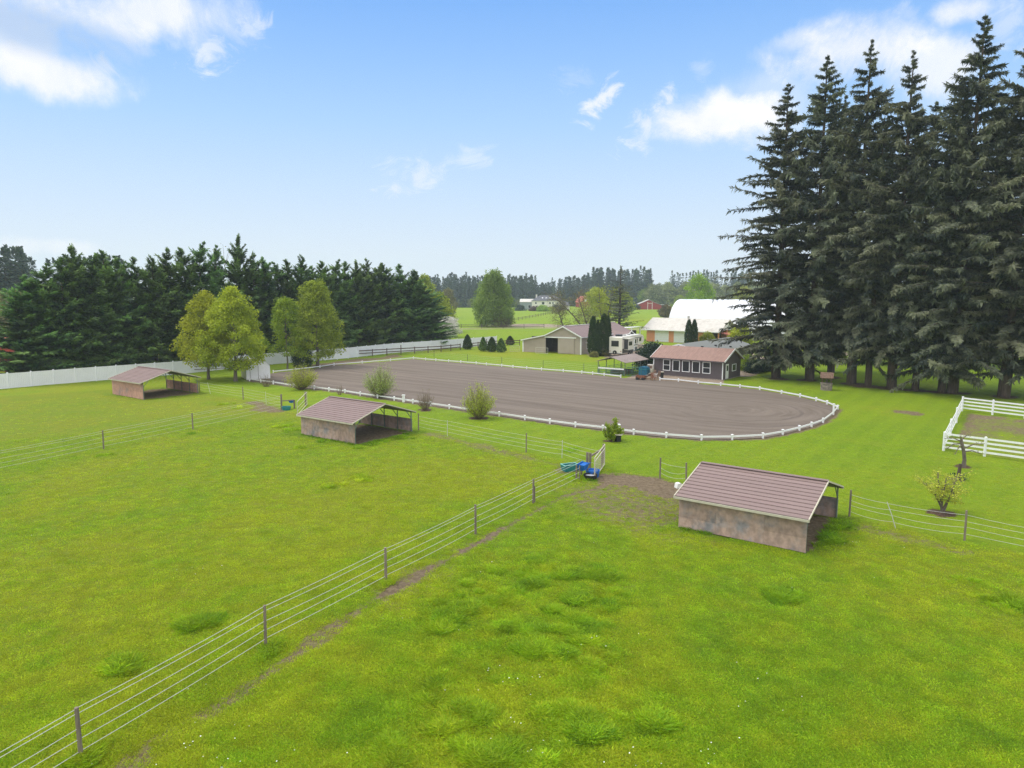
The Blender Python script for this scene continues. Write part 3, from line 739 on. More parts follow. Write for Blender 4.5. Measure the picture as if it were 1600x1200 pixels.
# white four-rail paddock
def white_paddock():
    root = thing('paddock_fence', 'white four rail paddock fence with a small gate around the worn brown patch', 'fence', (PAD[0][0], PAD[0][1], 0))
    o = PAD[0]; H_ = 1.45; zs = (.32,.66,1.0,1.32)
    sp = float(np.linalg.norm(G(1538,713.5) - PAD[0])); sp2 = float(np.linalg.norm(G(1550.5,648) - PAD[1]))
    near = [PAD[0] + pad_dir * sp * i for i in range(8)]
    far = [PAD[1] + pad_dir2 * sp2 * i for i in range(8)]
    left = [PAD[0] + (PAD[1]-PAD[0])*t for t in (0,.30,.62,1)]
    def post(p):
        q = p - o; mb = MB(); mb.b2(q[0]-.065,q[0]+.065,q[1]-.065,q[1]+.065,-.1,H_)
        mb.add([(q[0]-.08,q[1]-.08,H_),(q[0]+.08,q[1]-.08,H_),(q[0]+.08,q[1]+.08,H_),(q[0]-.08,q[1]+.08,H_),(q[0],q[1],H_+.07)], [(0,1,4),(1,2,4),(2,3,4),(3,0,4),(3,2,1,0)])
        mb.build('post', M['vinylw'], root)
    def rails(a, b):
        q, r = a-o, b-o; d=(r-q)/np.linalg.norm(r-q); q=q+d*.067; r=r-d*.067
        for z in zs: MB().bar((q[0],q[1],z),(r[0],r[1],z),.04,.14).build('rail', M['vinylw'], root)
    for L in (near, far):
        for p in L[1:]: post(p)
        for a, b in zip(L[:-1], L[1:]): rails(a, b)
    for p in left: post(p)
    rails(left[0], left[1]); rails(left[2], left[3])
    q, r = left[1]-o, left[2]-o; d=(r-q)/np.linalg.norm(r-q); q=q+d*.12; r=r-d*.12
    g = MB()
    for z in (.25,1.25): g.tube([(q[0],q[1],z),(r[0],r[1],z)], .03, 8)
    for t in np.linspace(0,1,9):
        p=q+(r-q)*t; g.tube([(p[0],p[1],.25),(p[0],p[1],1.25)], .03 if t in (0,1) else .014, 6)
    g.tube([(q[0],q[1],.25),(r[0],r[1],1.25)], .018, 6)
    g.build('gate', M['vinylw'], root)
white_paddock()

# gates
def panel_gate(label, a, b, h, n, name='metal_gate', mat='cream', mid=None):
    root = thing(name, label, 'gate', (a[0], a[1], 0), 0)
    v = b - a
    P = lambda t, z: (v[0]*t, v[1]*t, z)
    f = MB()
    for z in ((.12,h) if mid is None else (.12,mid,h)): f.tube([P(0,z),P(1,z)], .034, 8)
    for t in (0,1): f.tube([P(t,.10),P(t,h+.03)], .034, 8)
    f.build('frame', M[mat], root)
    g = MB()
    top = h if mid is None else mid
    for t in np.linspace(0,1,n+2)[1:-1]: g.tube([P(t,.12),P(t,top)], .009, 5)
    if mid is None:
        for z in (.45,.8): g.tube([P(0,z),P(1,z)], .02, 6)
    else:
        for z in np.linspace(.12, top, 8)[1:-1]: g.tube([P(0,z),P(1,z)], .006, 4)
    g.build('mesh_infill' if mid else 'bars', M[mat], root)
    return root
ga, gb = G(928.7,751), G(944.5,727.5)
panel_gate('cream metal gate with mesh infill standing beside the blue feed tubs', ga, gb, 1.5, 12, mid=1.22)
panel_gate('pale open metal gate against the left end of the middle shed', G(465,650), G(480,633), 1.4, 0)
panel_gate('pale wire gate left of the tan barn', G(797,550), G(812,549.5), 1.2, 6, mat='chrome')
panel_gate('galvanised pipe gate in front of the dark barn door', G(837,552.5), G(856,553.5), 1.2, 0, mat='chrome')

def corner_posts(label, pts, hs, beam, brace=None):
    o = pts[0]
    root = thing('gate_posts', label, 'gate posts', (o[0], o[1], 0), 0, 'timber gate post assemblies')
    for p, h in zip(pts, hs):
        q = p - o; MB().tube([(q[0],q[1],-.1),(q[0]+.02,q[1],h)], .085, 10).build('post', M['postwood'], root)
    q, r = pts[beam[0]] - o, pts[beam[1]] - o
    d = (r - q) / np.linalg.norm(r - q); q = q + d * .09; r = r - d * .09
    MB().bar((q[0],q[1],beam[2]),(r[0],r[1],beam[2]),.09,.10).build('rail', M['postwood'], root)
corner_posts('brown timber brace posts with a cross rail behind the cream gate', [G(917,744), G(921.5,738.5), G(942.5,724)], [1.6,1.35,1.4], (1,2,1.1))
corner_posts('brown timber gate posts and rail left of the middle horse shelter', [G(440,640), G(460,638.5), G(477.5,634)], [1.6,.95,1.5], (0,1,.9))

# ------------------------------------------------------------------ horse shelters
def slope_roof(mb, x0, x1, ya, za, yb, zb, pitch=.32, g=.065, dep=.045, th=.05):
    """metal sheet from the eave (ya,za) to the ridge (yb,zb); seams run along x"""
    n = max(2, int(round(math.hypot(yb-ya, zb-za) / pitch)))
    L = math.hypot(yb-ya, zb-za); ny, nz = -(zb-za)/L, (yb-ya)/L
    if nz < 0: ny, nz = -ny, -nz
    rs = random.Random(int(abs(x0*31+ya*17)))
    prof = []; P = lambda t, o: (ya+(yb-ya)*t+ny*o, za+(zb-za)*t+nz*o)
    gt = g / L
    for i in range(n):
        a, b = i/n, (i+1)/n
        prof += [P(a + gt*.2, 0), P(b - gt*1.2, 0), P(b - gt*.9, -dep), P(b - gt*.1, -dep)]
    prof = [P(0, 0)] + prof[1:-2] + [P(1, 0)]
    m = len(prof)
    v = [(x0, y, z) for y, z in prof] + [(x1, y, z) for y, z in prof]
    for i in range(m-1):
        mb.add([v[i], v[i+m], v[i+m+1], v[i+1]], [(0,1,2,3)], .5 + rs.uniform(-.35,.35))
    mb.add([(x0,*P(0,-th-dep)),(x1,*P(0,-th-dep)),(x1,*P(1,-th-dep)),(x0,*P(1,-th-dep))], [(3,2,1,0)], .3)
    return mb

def shelter(label, o, L, W, wallmat, eave=1.78, apex=2.78, side_h=None, npost=5, inner_end=False):
    root = thing('horse_shelter', label, 'horse shelter', (o[0], o[1], 0), SROT, 'open horse shelters in the pastures')
    rs = random.Random(int(o[0]*10))
    ov, oy = .12, .32
    k = (apex - eave) / (W/2)
    mb = MB()
    slope_roof(mb, -ov, L+ov, -oy, eave - k*oy + .06, W/2, apex + .06)
    slope_roof(mb, -ov, L+ov, W+oy, eave - k*oy + .06, W/2, apex + .06)
    roof = mb.build('roof', M['mauve'], root)
    MB().bar((-ov-.005, W/2, apex+.085), (L+ov+.005, W/2, apex+.085), .28, .035).build('ridge_cap', M['mauve'], roof)
    for xx in (-ov-.02, L+ov+.02):
        t = MB()
        t.bar((xx,-oy-.03,eave-k*oy+.03),(xx,W/2,apex+.045),.05,.085); t.bar((xx,W+oy+.03,eave-k*oy+.03),(xx,W/2+.001,apex+.045),.05,.085)
        t.build('rake_trim', M['cream'], root)
    for yy in (-oy-.03, W+oy+.03):
        MB().bar((-ov-.05,yy,eave-k*oy-.03),(L+ov+.05,yy,eave-k*oy-.02),.05,.11).build('eave_trim', M['cream'], root)
    # plywood wall, sheet by sheet
    def wall(y, h0, h1, mat, name='wall'):
        w = MB(); n = 3; edges = [0, L*.33+rs.uniform(-.2,.2), L*.69, L]
        for a, b in zip(edges[:-1], edges[1:]):
            off = rs.uniform(0, .012)
            mid = h0 + (h1-h0)*rs.uniform(.32,.5)
            w.b2(a+.004, b-.004, y-.022+off, y+.0+off, h0, mid-.005, rs.random()); w.b2(a+.004, b-.004, y-.020+off, y+.002+off, mid, h1, rs.random())
        return w.build(name, M[mat], root)
    wall(-.02, .03, eave-.10, wallmat)
    wall(W+.03, .02, 1.12, wallmat)
    for i in range(npost):
        x = .04 + (L-.08) * i/(npost-1)
        for y, s in ((.05,1),(W-.05,-1)):
            p = MB(); p.bar((x,y,-.05),(x,y,eave+.0),.065,.065)
            p.bar((x,y+s*.03,eave-.55),(x,y+s*.62,eave+k*.62-.06),.045,.045)
            p.build('post', M['steel'], root)
        r = MB(); r.bar((x,.05,eave+.0),(x,W/2,apex-.06),.06,.06); r.bar((x,W-.05,eave+.0),(x,W/2+.001,apex-.06),.06,.06)
        r.build('rafter', M['steel'], root)
    if inner_end:
        w = MB(); w.b2(-.03,-.0,.2,W-.2,.02,1.1,.3); w.build('wall', M[wallmat], root)
    return root
shelter('nearest horse shelter, long mauve roof over a stained plywood wall, seen from its closed side', SHEDS[0][1], SHEDS[0][2], SHEDS[0][3], 'ply', 1.76, 2.70)
shelter('middle horse shelter with open gable end showing brown dirt floor and steel posts', SHEDS[1][1], SHEDS[1][2], SHEDS[1][3], 'ply')
shelter('farthest horse shelter with pink plywood wall, close to the white privacy fence', SHEDS[2][1], SHEDS[2][2], SHEDS[2][3], 'plypink', 1.95, 2.95)

# ------------------------------------------------------------------ generic building helpers (local coordinates, front wall along x at y=0)
def win(parent, x0, x1, z0, z1, y=0.0, face='front', mat='white', bars=(), fr=.08):
    """window on a wall: frame part with pane sub-part. face front: wall plane y, outward -y; right: plane x=y, outward +x"""
    def bx(mb, a0, a1, b0, b1, d0, d1):
        if face == 'front': mb.b2(a0, a1, y-d1, y-d0, b0, b1)
        else: mb.b2(y+d0, y+d1, a0, a1, b0, b1)
    f = MB()
    bx(f, x0, x0+fr, z0, z1, .001, .06); bx(f, x1-fr, x1, z0, z1, .001, .06)
    bx(f, x0+fr, x1-fr, z0, z0+fr, .001, .06); bx(f, x0+fr, x1-fr, z1-fr, z1, .001, .06)
    for b in bars:
        if b[0] == 'h': zz = z0+(z1-z0)*b[1]; bx(f, x0+fr, x1-fr, zz-.03, zz+.03, .001, .05)
        else: xx = x0+(x1-x0)*b[1]; bx(f, xx-.025, xx+.025, z0+fr, z1-fr, .001, .05)
    fo = f.build('window', M[mat], parent)
    g = MB(); bx(g, x0+fr, x1-fr, z0+fr, z1-fr, .004, .02)
    g.build('pane', M['glass'], fo)
    return fo

def roof_plane(mb, a, b, c, d, th=.12, ribs=0, rib=.03, axis=0):
    """slab with corners a,b (eave) c,d (ridge, over b and a)"""
    a, b, c, d = [np.array(q, float) for q in (a, b, c, d)]
    n = np.cross(b-a, d-a); n /= np.linalg.norm(n)
    if n[2] < 0: n = -n
    lo = [q - n*th for q in (a,b,c,d)]
    mb.add([a,b,c,d]+lo, [(0,1,2,3),(7,6,5,4),(0,4,5,1),(1,5,6,2),(2,6,7,3),(3,7,4,0)])
    for i in range(ribs):
        t = (i+.5)/ribs
        p, q = a+(b-a)*t, d+(c-d)*t
        w = (b-a)/np.linalg.norm(b-a)*.035
        mb.add([p-w,p+w,q+w,q-w,p+n*rib,q+n*rib], [(0,4,5,3),(4,1,2,5),(0,1,4),(3,5,2)], .7)
    return mb

# ------------------------------------------------------------------ grey cabin with five windows
def cabin():
    o = G(1020.6,585.5); L, W, EV, RG = 10.6, 6.0, 2.62, 4.02
    root = thing('cabin', 'dark grey cabin with a row of five white framed windows and a rusty pink roof', 'cabin', (o[0],o[1],0), R(-40))
    w = MB(); w.b2(0,L,0,.12,.12,EV)
    w.b2(0,L,W-.12,W,.12,EV)
    for x in (0, L-.12): w.prism([(.12,.12),(W-.12,.12),(W-.12,EV),(W/2,RG-.12),(.12,EV)], x, x+.12, 'x')
    n = 34
    for i in range(n): x = L*(i+.5)/n; w.b2(x-.03,x+.03,-.018,-.0005,.12,EV)
    w.build('wall', M['taupe'], root)
    MB().b2(-.03,L+.03,-.05,W,-.05,.115).build('foundation', M['stone'], root)
    r = MB(); ov = .35
    k = (RG-EV)/(W/2)
    roof_plane(r,(-ov,-ov,EV-k*ov+.14),(L+ov,-ov,EV-k*ov+.14),(L+ov,W/2,RG+.14),(-ov,W/2,RG+.14),.1,30)
    roof_plane(r,(-ov,W+ov,EV-k*ov+.14),(L+ov,W+ov,EV-k*ov+.14),(L+ov,W/2+.002,RG+.14),(-ov,W/2+.002,RG+.14),.1,30)
    r.build('roof', M['rustroof'], root)
    for x in (-ov-.03, L+ov+.03):
        t=MB(); t.bar((x,-ov,EV-k*ov+.08),(x,W/2,RG+.08),.05,.22); t.bar((x,W+ov,EV-k*ov+.08),(x,W/2+.002,RG+.08),.05,.22); t.build('rake_trim', M['white'], root)
    MB().bar((-ov,-ov-.03,EV-k*ov+.05),(L+ov,-ov-.03,EV-k*ov+.05),.05,.16).build('fascia', M['taupe'], root)
    for x in (-.02, L-.10): MB().b2(x,x+.14,-.045,-.02,.12,EV-.02).build('corner_trim', M['white'], root)
    for i,(a,b) in enumerate(((.149,.256),(.29,.397),(.431,.54),(.575,.684),(.722,.833))):
        win(root, a*L, b*L, .78, 2.38, -.018, bars=(('h',.5),) if i in (0,4) else (), fr=.09)
    d = MB(); d.b2(L+.002,L+.05,.9,1.8,.14,2.15); d = d.build('door', M['white'], root, 'white side door')
    MB().b2(L+.05,L+.055,1.1,1.6,1.2,1.95).build('pane', M['glass'], d)
    win(root, 3.0, 4.4, 1.0, 2.0, L, 'right')
cabin()

def long_house():
    o = np.array([25.9,110.2]); L, HW, EV, RG = 22.0, 4.9, 2.5, 3.95
    root = thing('house', 'low house with grey shingle roof directly behind the grey cabin', 'house', (o[0],o[1],0), R(53))
    w = MB(); w.b2(.4,L-.4,-HW+.6,-HW+.72,0,EV-.1); w.b2(.4,L-.4,HW-.72,HW-.6,0,EV-.1)
    for x in (.4,L-.5): w.prism([(-HW+.72,0),(HW-.72,0),(HW-.72,EV-.05),(0,RG-.22),(-HW+.72,EV-.05)], x, x+.1,'x')
    w.build('wall', M['taupe'], root)
    r = MB()
    roof_plane(r,(0,-HW,EV),(L,-HW,EV),(L,0,RG),(0,0,RG),.16); roof_plane(r,(0,HW,EV),(L,HW,EV),(L,0.002,RG),(0,0.002,RG),.16)
    rs = random.Random(2)
    roof = r.build('roof', M['shingle'], root)
    for x, t in ((4,.55),(9,.5),(14,.55),(7,.2),(12.5,.25)):
        MB().b2(x-.18,x+.18,-HW*(1-t)-.15,-HW*(1-t)+.15,EV+(RG-EV)*t-.02,EV+(RG-EV)*t+.2).build('roof_vent', M['rubber'], roof)
    t = MB(); t.bar((-.03,-HW,EV-.06),(-.03,0,RG-.06),.06,.24); t.bar((-.03,HW,EV-.06),(-.03,.002,RG-.06),.06,.24); t.build('rake_trim', M['white'], root)
    MB().bar((0,-HW-.05,EV-.1),(L,-HW-.05,EV-.1),.1,.14).build('gutter', M['white'], root)
    for x in (5,9,14): win(root, x, x+1.4, 1.0, 2.1, -HW+.6)
long_house()

def garage():
    o = G(1010,533); L, W, EV, RG = 18.6, 9.0, 3.2, 5.45
    root = thing('garage', 'orange walled garage with two white roll up doors and a pale mossy roof', 'garage', (o[0],o[1],0), R(-40))
    w = MB(); w.b2(0,L-3.4,0,.2,0,EV); w.b2(0,L,W-.2,W,0,EV); w.b2(L-3.6,L-3.4,.2,W-.2,0,EV); w.b2(0,.2,.2,W-.2,0,EV)
    w.build('wall', M['orange'], root)
    for x in (.02, L-.2):
        MB().prism([(0.02,EV+.001),(W-.02,EV+.001),(W/2,RG-.15)], x, x+.16, 'x').build('gable', M['white'], root)
    p = MB(); p.b2(L-.25,L,0,.25,0,EV); p.b2(L-.25,L,W*.5,W*.5+.25,0,EV); p.build('porch_post', M['orange'], root)
    MB().b2(L-3.39,L-.1,.3,W-.25,EV-.15,EV-.02).build('porch_ceiling', M['dkwood'], root)
    MB().b2(L-3.38,L-3.3,.25,W-.25,0.01,EV-.16).build('porch_shade', M['void'], root)  # dark sheet over the orange wall stands in for porch shade
    r = MB(); ov = .9; k=(RG-EV)/(W/2)
    roof_plane(r,(-ov,-ov,EV-k*ov+.2),(L+ov*.7,-ov,EV-k*ov+.2),(L+ov*.7,W/2,RG+.2),(-ov,W/2,RG+.2),.16,40)
    roof_plane(r,(-ov,W+ov,EV-k*ov+.2),(L+ov*.7,W+ov,EV-k*ov+.2),(L+ov*.7,W/2+.003,RG+.2),(-ov,W/2+.003,RG+.2),.16,20)
    roof = r.build('roof', M['paleroof'], root)
    MB().b2(8.6,9.0,W/2-.2,W/2+.2,RG+.15,RG+.75).build('chimney', M['chrome'], roof)
    MB().bar((-ov,-ov-.04,EV-k*ov+.1),(L+ov*.7,-ov-.04,EV-k*ov+.1),.08,.2).build('gutter', M['white'], root)
    for a,b in ((.128,.318),(.40,.575)):
        d = MB(); x0,x1=a*L,b*L
        for i in range(5): d.b2(x0+.02,x1-.02,-.035-.004*(i%2),-.002,.05+i*.53,.05+i*.53+.515)
        dd = d.build('garage_door', M['white'], root)
        f = MB(); f.b2(x0-.09,x0,-.06,-.002,0,2.75); f.b2(x1,x1+.09,-.06,-.002,0,2.75); f.b2(x0-.09,x1+.09,-.06,-.002,2.75,2.85); f.build('frame', M['white'], dd)
    win(root, .66*L, .72*L, 1.1, 2.2)
    root2 = MB(); roof_plane(root2,(L+.1,.6,EV-.5),(L+2.4,.6,EV-.9),(L+2.4,W*.55,EV-.9),(L+.1,W*.55,EV-.5),.1); root2.build('porch_roof', M['redhaze'], root)
garage()

def hoop_barn():
    o = np.array([47.2,200.0]) + 10*np.array([-.545,-.84]); L, W, HT = 46, 20, 10.0
    root = thing('hoop_barn', 'huge white fabric covered hoop barn with rounded roof behind the orange garage', 'arena building', (o[0],o[1],0), R(-33))
    prof = []
    for i in range(33):
        a = PI * i/32
        cx = math.cos(a); sz = math.sin(a)
        prof.append((W/2 - W/2*math.copysign(abs(cx)**.96, cx), .3 + (HT-.3)*sz**.96))
    mb = MB(); nx = 13; m = len(prof)
    rs = random.Random(5)
    V = []
    for i in range(nx):
        x = L*i/(nx-1)
        for y, z in prof: V.append((x, y, z))
        if i < nx-1:
            for y, z in prof: V.append((x + L/(nx-1)*.5, y, z - .07))
    n2 = len(V)//m
    q = [(i*m+j,(i+1)*m+j,(i+1)*m+j+1,i*m+j+1) for i in range(n2-1) for j in range(m-1)]
    mb.bulk(V, np.array(q)); mb.build('cover', M['membrane'], root, smooth=True)
    for x in (0, L):
        e = MB(); e.add([(x + (.05 if x == 0 else -.05), y, z) for y, z in prof]+[(x + (.05 if x == 0 else -.05), W, .0),(x + (.05 if x == 0 else -.05), 0, .0)], [tuple(range(m+2))]); e.build('end_wall', M['membrane'], root)
    for y in (0, W): MB().b2(0,L,y-.06,y+.06,0,1.25).build('base_wall', M['vinylw'], root)
hoop_barn()

def tan_barn():
    o = G(817,549.5); root = thing('barn', 'tan metal barn with white trim, dark sliding door opening and left lean-to', 'barn', (o[0],o[1],0), R(-32))
    XR, XA, XL, D = 13.1, 9.2, 5.2, 24
    EV, AP, Z0, ZL = 3.35, 5.2, 2.35, 3.42
    w = MB()
    door = (5.25, 8.1, 3.0)
    # gable front around the door opening
    w.prism([(0,0),(door[0],0),(door[0],ZL),(0,Z0)], 0, .12, 'y')
    w.prism([(door[0],door[2]),(door[1],door[2]),(door[1],AP-(XA-door[1])*(AP-EV)/(XR-XA)),(door[0],ZL)], 0, .12, 'y')
    w.prism([(door[1],0),(XR,0),(XR,EV),(XA,AP),(door[1],AP-(XA-door[1])*(AP-EV)/(XR-XA))], 0, .12, 'y')
    w.b2(XR-.12,XR,.12,D,0,EV); w.b2(0,.12,.12,D,0,Z0); w.prism([(0,0),(XR,0),(XR,EV),(XA,AP),(XL,ZL),(0,Z0)], D, D+.12,'y')
    w.build('wall', M['tan'], root)
    MB().b2(.2,XR-.2,3.2,3.3,0,3.0).build('inner_shade', M['void'], root)  # dark sheet standing in for the shade beyond the door opening
    p = MB(); p.b2(door[1]-.05,11.6,-.10,-.03,.1,3.05)
    p.build('sliding_door', M['tan'], root)
    MB().b2(5.1,12.0,-.16,-.02,3.06,3.26).build('door_track', M['white'], root)
    r = MB(); ov=.3
    s1=(AP-EV)/(XR-XA); s2=(ZL-Z0)/XL
    roof_plane(r,(XR+ov,-ov,EV-s1*ov+.14),(XR+ov,D+ov,EV-s1*ov+.14),(XA,D+ov,AP+.14),(XA,-ov,AP+.14),.1,26)
    roof_plane(r,(XL,-ov,ZL+.14),(XL,D+ov,ZL+.14),(XA-.002,D+ov,AP+.14),(XA-.002,-ov,AP+.14),.1,26)
    roof_plane(r,(-ov,-ov,Z0-s2*ov+.14),(-ov,D+ov,Z0-s2*ov+.14),(XL-.01,D+ov,ZL+.12),(XL-.01,-ov,ZL+.12),.1,20)
    r.build('roof', M['mauve'], root)
    t = MB(); y=-ov-.04
    t.bar((-ov,y,Z0-s2*ov+.06),(XL,y,ZL+.06),.06,.2); t.bar((XL+.02,y,ZL+.06),(XA,y,AP+.08),.06,.2); t.bar((XR+ov,y,EV-s1*ov+.06),(XA+.01,y,AP+.08),.06,.2)
    t.build('rake_trim', M['white'], root)
    MB().bar((XR+ov+.04,-ov,EV-s1*ov+.06),(XR+ov+.04,D+ov,EV-s1*ov+.06),.06,.16).build('eave_trim', M['white'], root)
    MB().bar((XA,-ov,AP+.17),(XA,D+ov,AP+.17),.3,.04).build('ridge_cap', M['white'], root)
    for x,y0 in ((XR-.06,-.05),(.06,-.05)): MB().b2(x-.13,x+.13,y0-.02,y0+.02,0,Z0-.1 if x<1 else EV-.06).build('corner_trim', M['white'], root)
    win(root, 2.2, 3.4, .95, 2.0, XR, 'right', bars=(('v',.5),))
    MB().b2(XR+.01,XR+.35,1.8,4.0,2.12,2.22).build('window_awning', M['white'], root)
    # cross wing on the yard side
    wg = MB(); wg.b2(XR+.01,19,13.0,13.12,0,2.5,.5); wg.b2(XR+.01,19,18.9,19.0,0,2.5)
    wg = MB(); 
    for x in (13.8,15,16.1): wg.b2(x-.08,x+.08,13.0,13.16,0,2.55); 
    wg.b2(XR+.01,16.2,18.9,19.0,0,2.5); wg.build('wing_posts', M['tan'], root)
    MB().b2(XR+.02,16.0,16.5,16.6,0,2.5).build('wing_shade', M['void'], root)  # shade of the open wing put in as a dark sheet
    wr = MB(); roof_plane(wr,(XR-1.2,12.4,2.55),(16.7,12.4,2.55),(16.7,16,3.95),(XR-1.2,16,3.95),.1,12); roof_plane(wr,(XR-1.2,19.6,2.55),(16.7,19.6,2.55),(16.7,16.002,3.95),(XR-1.2,16.002,3.95),.1,12)
    wr.build('wing_roof', M['mauve'], root)
    tt = MB(); tt.bar((16.74,12.4,2.5),(16.74,16,3.9),.06,.22); tt.bar((16.74,19.6,2.5),(16.74,16.002,3.9),.06,.22); tt.build('wing_rake_trim', M['white'], root)
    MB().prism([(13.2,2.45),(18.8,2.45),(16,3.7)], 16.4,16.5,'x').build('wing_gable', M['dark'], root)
    ls = MB(); roof_plane(ls,(8.2,24.5,3.9),(13.4,24.5,4.25),(13.4,30,4.25),(8.2,30,3.9),.08); ls.build('lean_roof', M['white'], root)
    lp = MB(); 
    for x,y in ((13.1,24.8),(13.1,29.7),(9,29.7)): lp.b2(x-.1,x+.1,y-.1,y+.1,0,4.0)
    lp.build('lean_post', M['white'], root)
    MB().b2(8.6,12.8,28.2,28.3,0,3.4).build('lean_shade', M['void'], root)  # dark sheet giving the lean-to its inner shade
tan_barn()

# ------------------------------------------------------------------ fifth wheel trailer in the yard
def rv():
    o = G(951.5,556.5); root = thing('travel_trailer', 'cream fifth wheel travel trailer with dark rear window parked by the barn', 'travel trailer', (o[0],o[1],0), R(-33)); root.scale = (1.07,)*3
    W_ = 2.45
    prof = [(0,.55),(6.7,.55),(6.9,1.75),(9.3,1.85),(9.75,2.35),(9.7,2.85),(9.2,3.35),(8.2,3.55),(0.25,3.45),(0,3.3)]
    b = MB(); b.prism(prof, 0, W_, 'x'); b.build('body', M['rvwhite'], root)
    def rear(x0,x1,z0,z1,mat,name,par=root,d=.03): return MB().b2(x0,x1,-d,-.001,z0,z1).build(name, M[mat], par)
    f = rear(.42,1.82,1.75,2.75,'rubber','window'); MB().b2(.48,1.76,-.036,-.031,1.81,2.69).build('pane', M['glass'], f)
    for x in (.12, 2.18): rear(x,x+.15,.85,1.0,'red','tail_light')
    MB().b2(.05,W_-.05,-.16,-.02,.45,.58).build('bumper', M['rubber'], root)
    sp = MB(); sp.lathe([(.14,-.1),(.34,-.1),(.36,0),(.34,.1),(.14,.1)], k=18)
    so_ = sp.build('spare_wheel', M['rubber'], root); so_.rotation_euler=(PI/2,0,0); so_.location=(1.15,-.14,.72)
    hb = MB(); hb.lathe([(.0,-.06),(.13,-.06),(.13,.06),(0,.06)], k=12); hb.build('hub', M['chrome'], so_)
    def side(y0,y1,z0,z1,mat,name,par=root,d=.03,e=.001): return MB().b2(W_+e,W_+d,y0,y1,z0,z1).build(name, M[mat], par)
    side(.15,6.6,.6,1.35,'rvgrey','skirt')
    s1 = side(.9,3.4,1.15,3.1,'rvwhite','slide_out',d=.75); MB().b2(W_+.751,W_+.765,1.2,2.6,1.9,2.6).build('pane', M['glass'], s1); MB().b2(W_+.02,W_+.74,.86,.899,1.25,3.0).build('side_panel', M['rvdark'], s1)
    MB().b2(W_-.1,W_+.9,.8,3.5,3.1,3.16).build('slide_topper', M['rvwhite'], root)
    for y0,y1,z0,z1 in ((4.3,4.75,2.2,2.75),(5.6,6.1,2.0,2.75),(6.5,6.75,2.1,2.85),(7.5,8.4,2.3,2.9)):
        f = side(y0,y1,z0,z1,'rubber','window'); MB().b2(W_+.031,W_+.036,y0+.05,y1-.05,z0+.05,z1-.05).build('pane', M['glass'], f)
    side(3.9,4.15,.75,2.75,'rvdark','stripe'); side(4.95,5.5,.75,2.75,'white','door',d=.035)
    MB().b2(W_+.001,W_+.028,.3,8.9,2.96,3.06).build('awning_roll', M['rvdark'], root)
    MB().bar((W_+.06,3.7,1.62),(W_+.06,6.8,1.82),.03,.10).build('stripe', M['rvdark'], root)
    for y in (3.2,4.2):
        wl = MB(); wl.lathe([(.16,-.12),(.38,-.12),(.4,0),(.38,.12),(.16,.12)], k=18); wo = wl.build('wheel', M['rubber'], root); wo.rotation_euler=(0,PI/2,0); wo.location=(W_-.05,y,.39)
        rb = MB(); rb.lathe([(0,.05),(.18,.05),(.2,.125)], k=14); rb.build('rim', M['chrome'], wo)
    a = MB(); a.b2(.7,1.7,1.0,1.9,3.46,3.78); a.build('air_conditioner', M['rvdark'], root)
    for y in (3.6,5.4,7): MB().b2(1.0,1.45,y,y+.45,3.45,3.62).build('roof_vent', M['rvgrey'], root)
    for y in (7.2,): 
        l = MB(); l.b2(.4,.52,y,y+.12,0,1.8); l.b2(W_-.52,W_-.4,y,y+.12,0,1.8); l.build('landing_leg', M['rvdark'], root)
rv()

# ------------------------------------------------------------------ rusty carport with green pipe panels
def carport():
    o = G(934.5,584.5); L, D, EV, RG = 4.4, 7.2, 1.95, 2.62
    root = thing('carport', 'low rusty roofed carport over green pipe panels beside the arena rail', 'carport', (o[0],o[1],0), R(-37))
    r = MB(); ov=.25; k=(RG-EV)/(L/2)
    roof_plane(r,(L+ov,-ov,EV-k*ov+.06),(L+ov,D,EV-k*ov+.06),(L/2,D,RG+.06),(L/2,-ov,RG+.06),.05,12); roof_plane(r,(-ov,-ov,EV-k*ov+.06),(-ov,D,EV-k*ov+.06),(L/2-.002,D,RG+.06),(L/2-.002,-ov,RG+.06),.05,12)
    r.build('roof', M['rustpale'], root)
    for y in (.0,2.4,4.8,7.1):
        for x in (0,L): MB().b2(x-.04,x+.04,y-.04,y+.04,-.05,EV).build('post', M['steel'], root)
        t=MB(); t.bar((0,y,EV),(L/2,y,RG-.03),.06,.06); t.bar((L,y,EV),(L/2+.002,y,RG-.03),.06,.06); t.build('rafter', M['steel'], root)
    def panel(a,b,zs):
        p=MB()
        for z in zs: p.tube([(a[0],a[1],z),(b[0],b[1],z)],.028,6)
        for q in (a,((a[0]+b[0])/2,(a[1]+b[1])/2),b): p.tube([(q[0],q[1],.05),(q[0],q[1],zs[-1])],.028,6)
        p.build('pipe_panel', M['panelgreen'], root)
    panel((.1,-.12),(L-.1,-.12),(.2,.45,.7)); panel((-.12,.1),(-.12,D-.1),(.2,.45,.7,.95)); panel((L+.12,1.6),(L+.12,D-.1),(.2,.45,.7,.95)); panel((.1,D+.05),(L-.1,D+.05),(.2,.45,.7,.95))
    MB().bar((.1,-.15,.98),(L-.1,-.15,.98),.06,.2).build('front_board', M['vinylw'], root)
    b=MB(); b.b2(.8,3.4,2.2,4.6,0,.55); b.build('hay_rack', M['dkwood'], root)
    g=MB()
    x0,x1=L+.35,L+2.1
    for z in (.1,1.35): g.tube([(x0,.0,z),(x1,.9,z)],.03,6)
    for t in np.linspace(0,1,7): p=(x0+(x1-x0)*t,.9*t); g.tube([(*p,.1),(*p,1.35)],.03 if t in(0,1) else .012,6)
    g.build('gate_panel', M['panelgreen'], root)
carport()

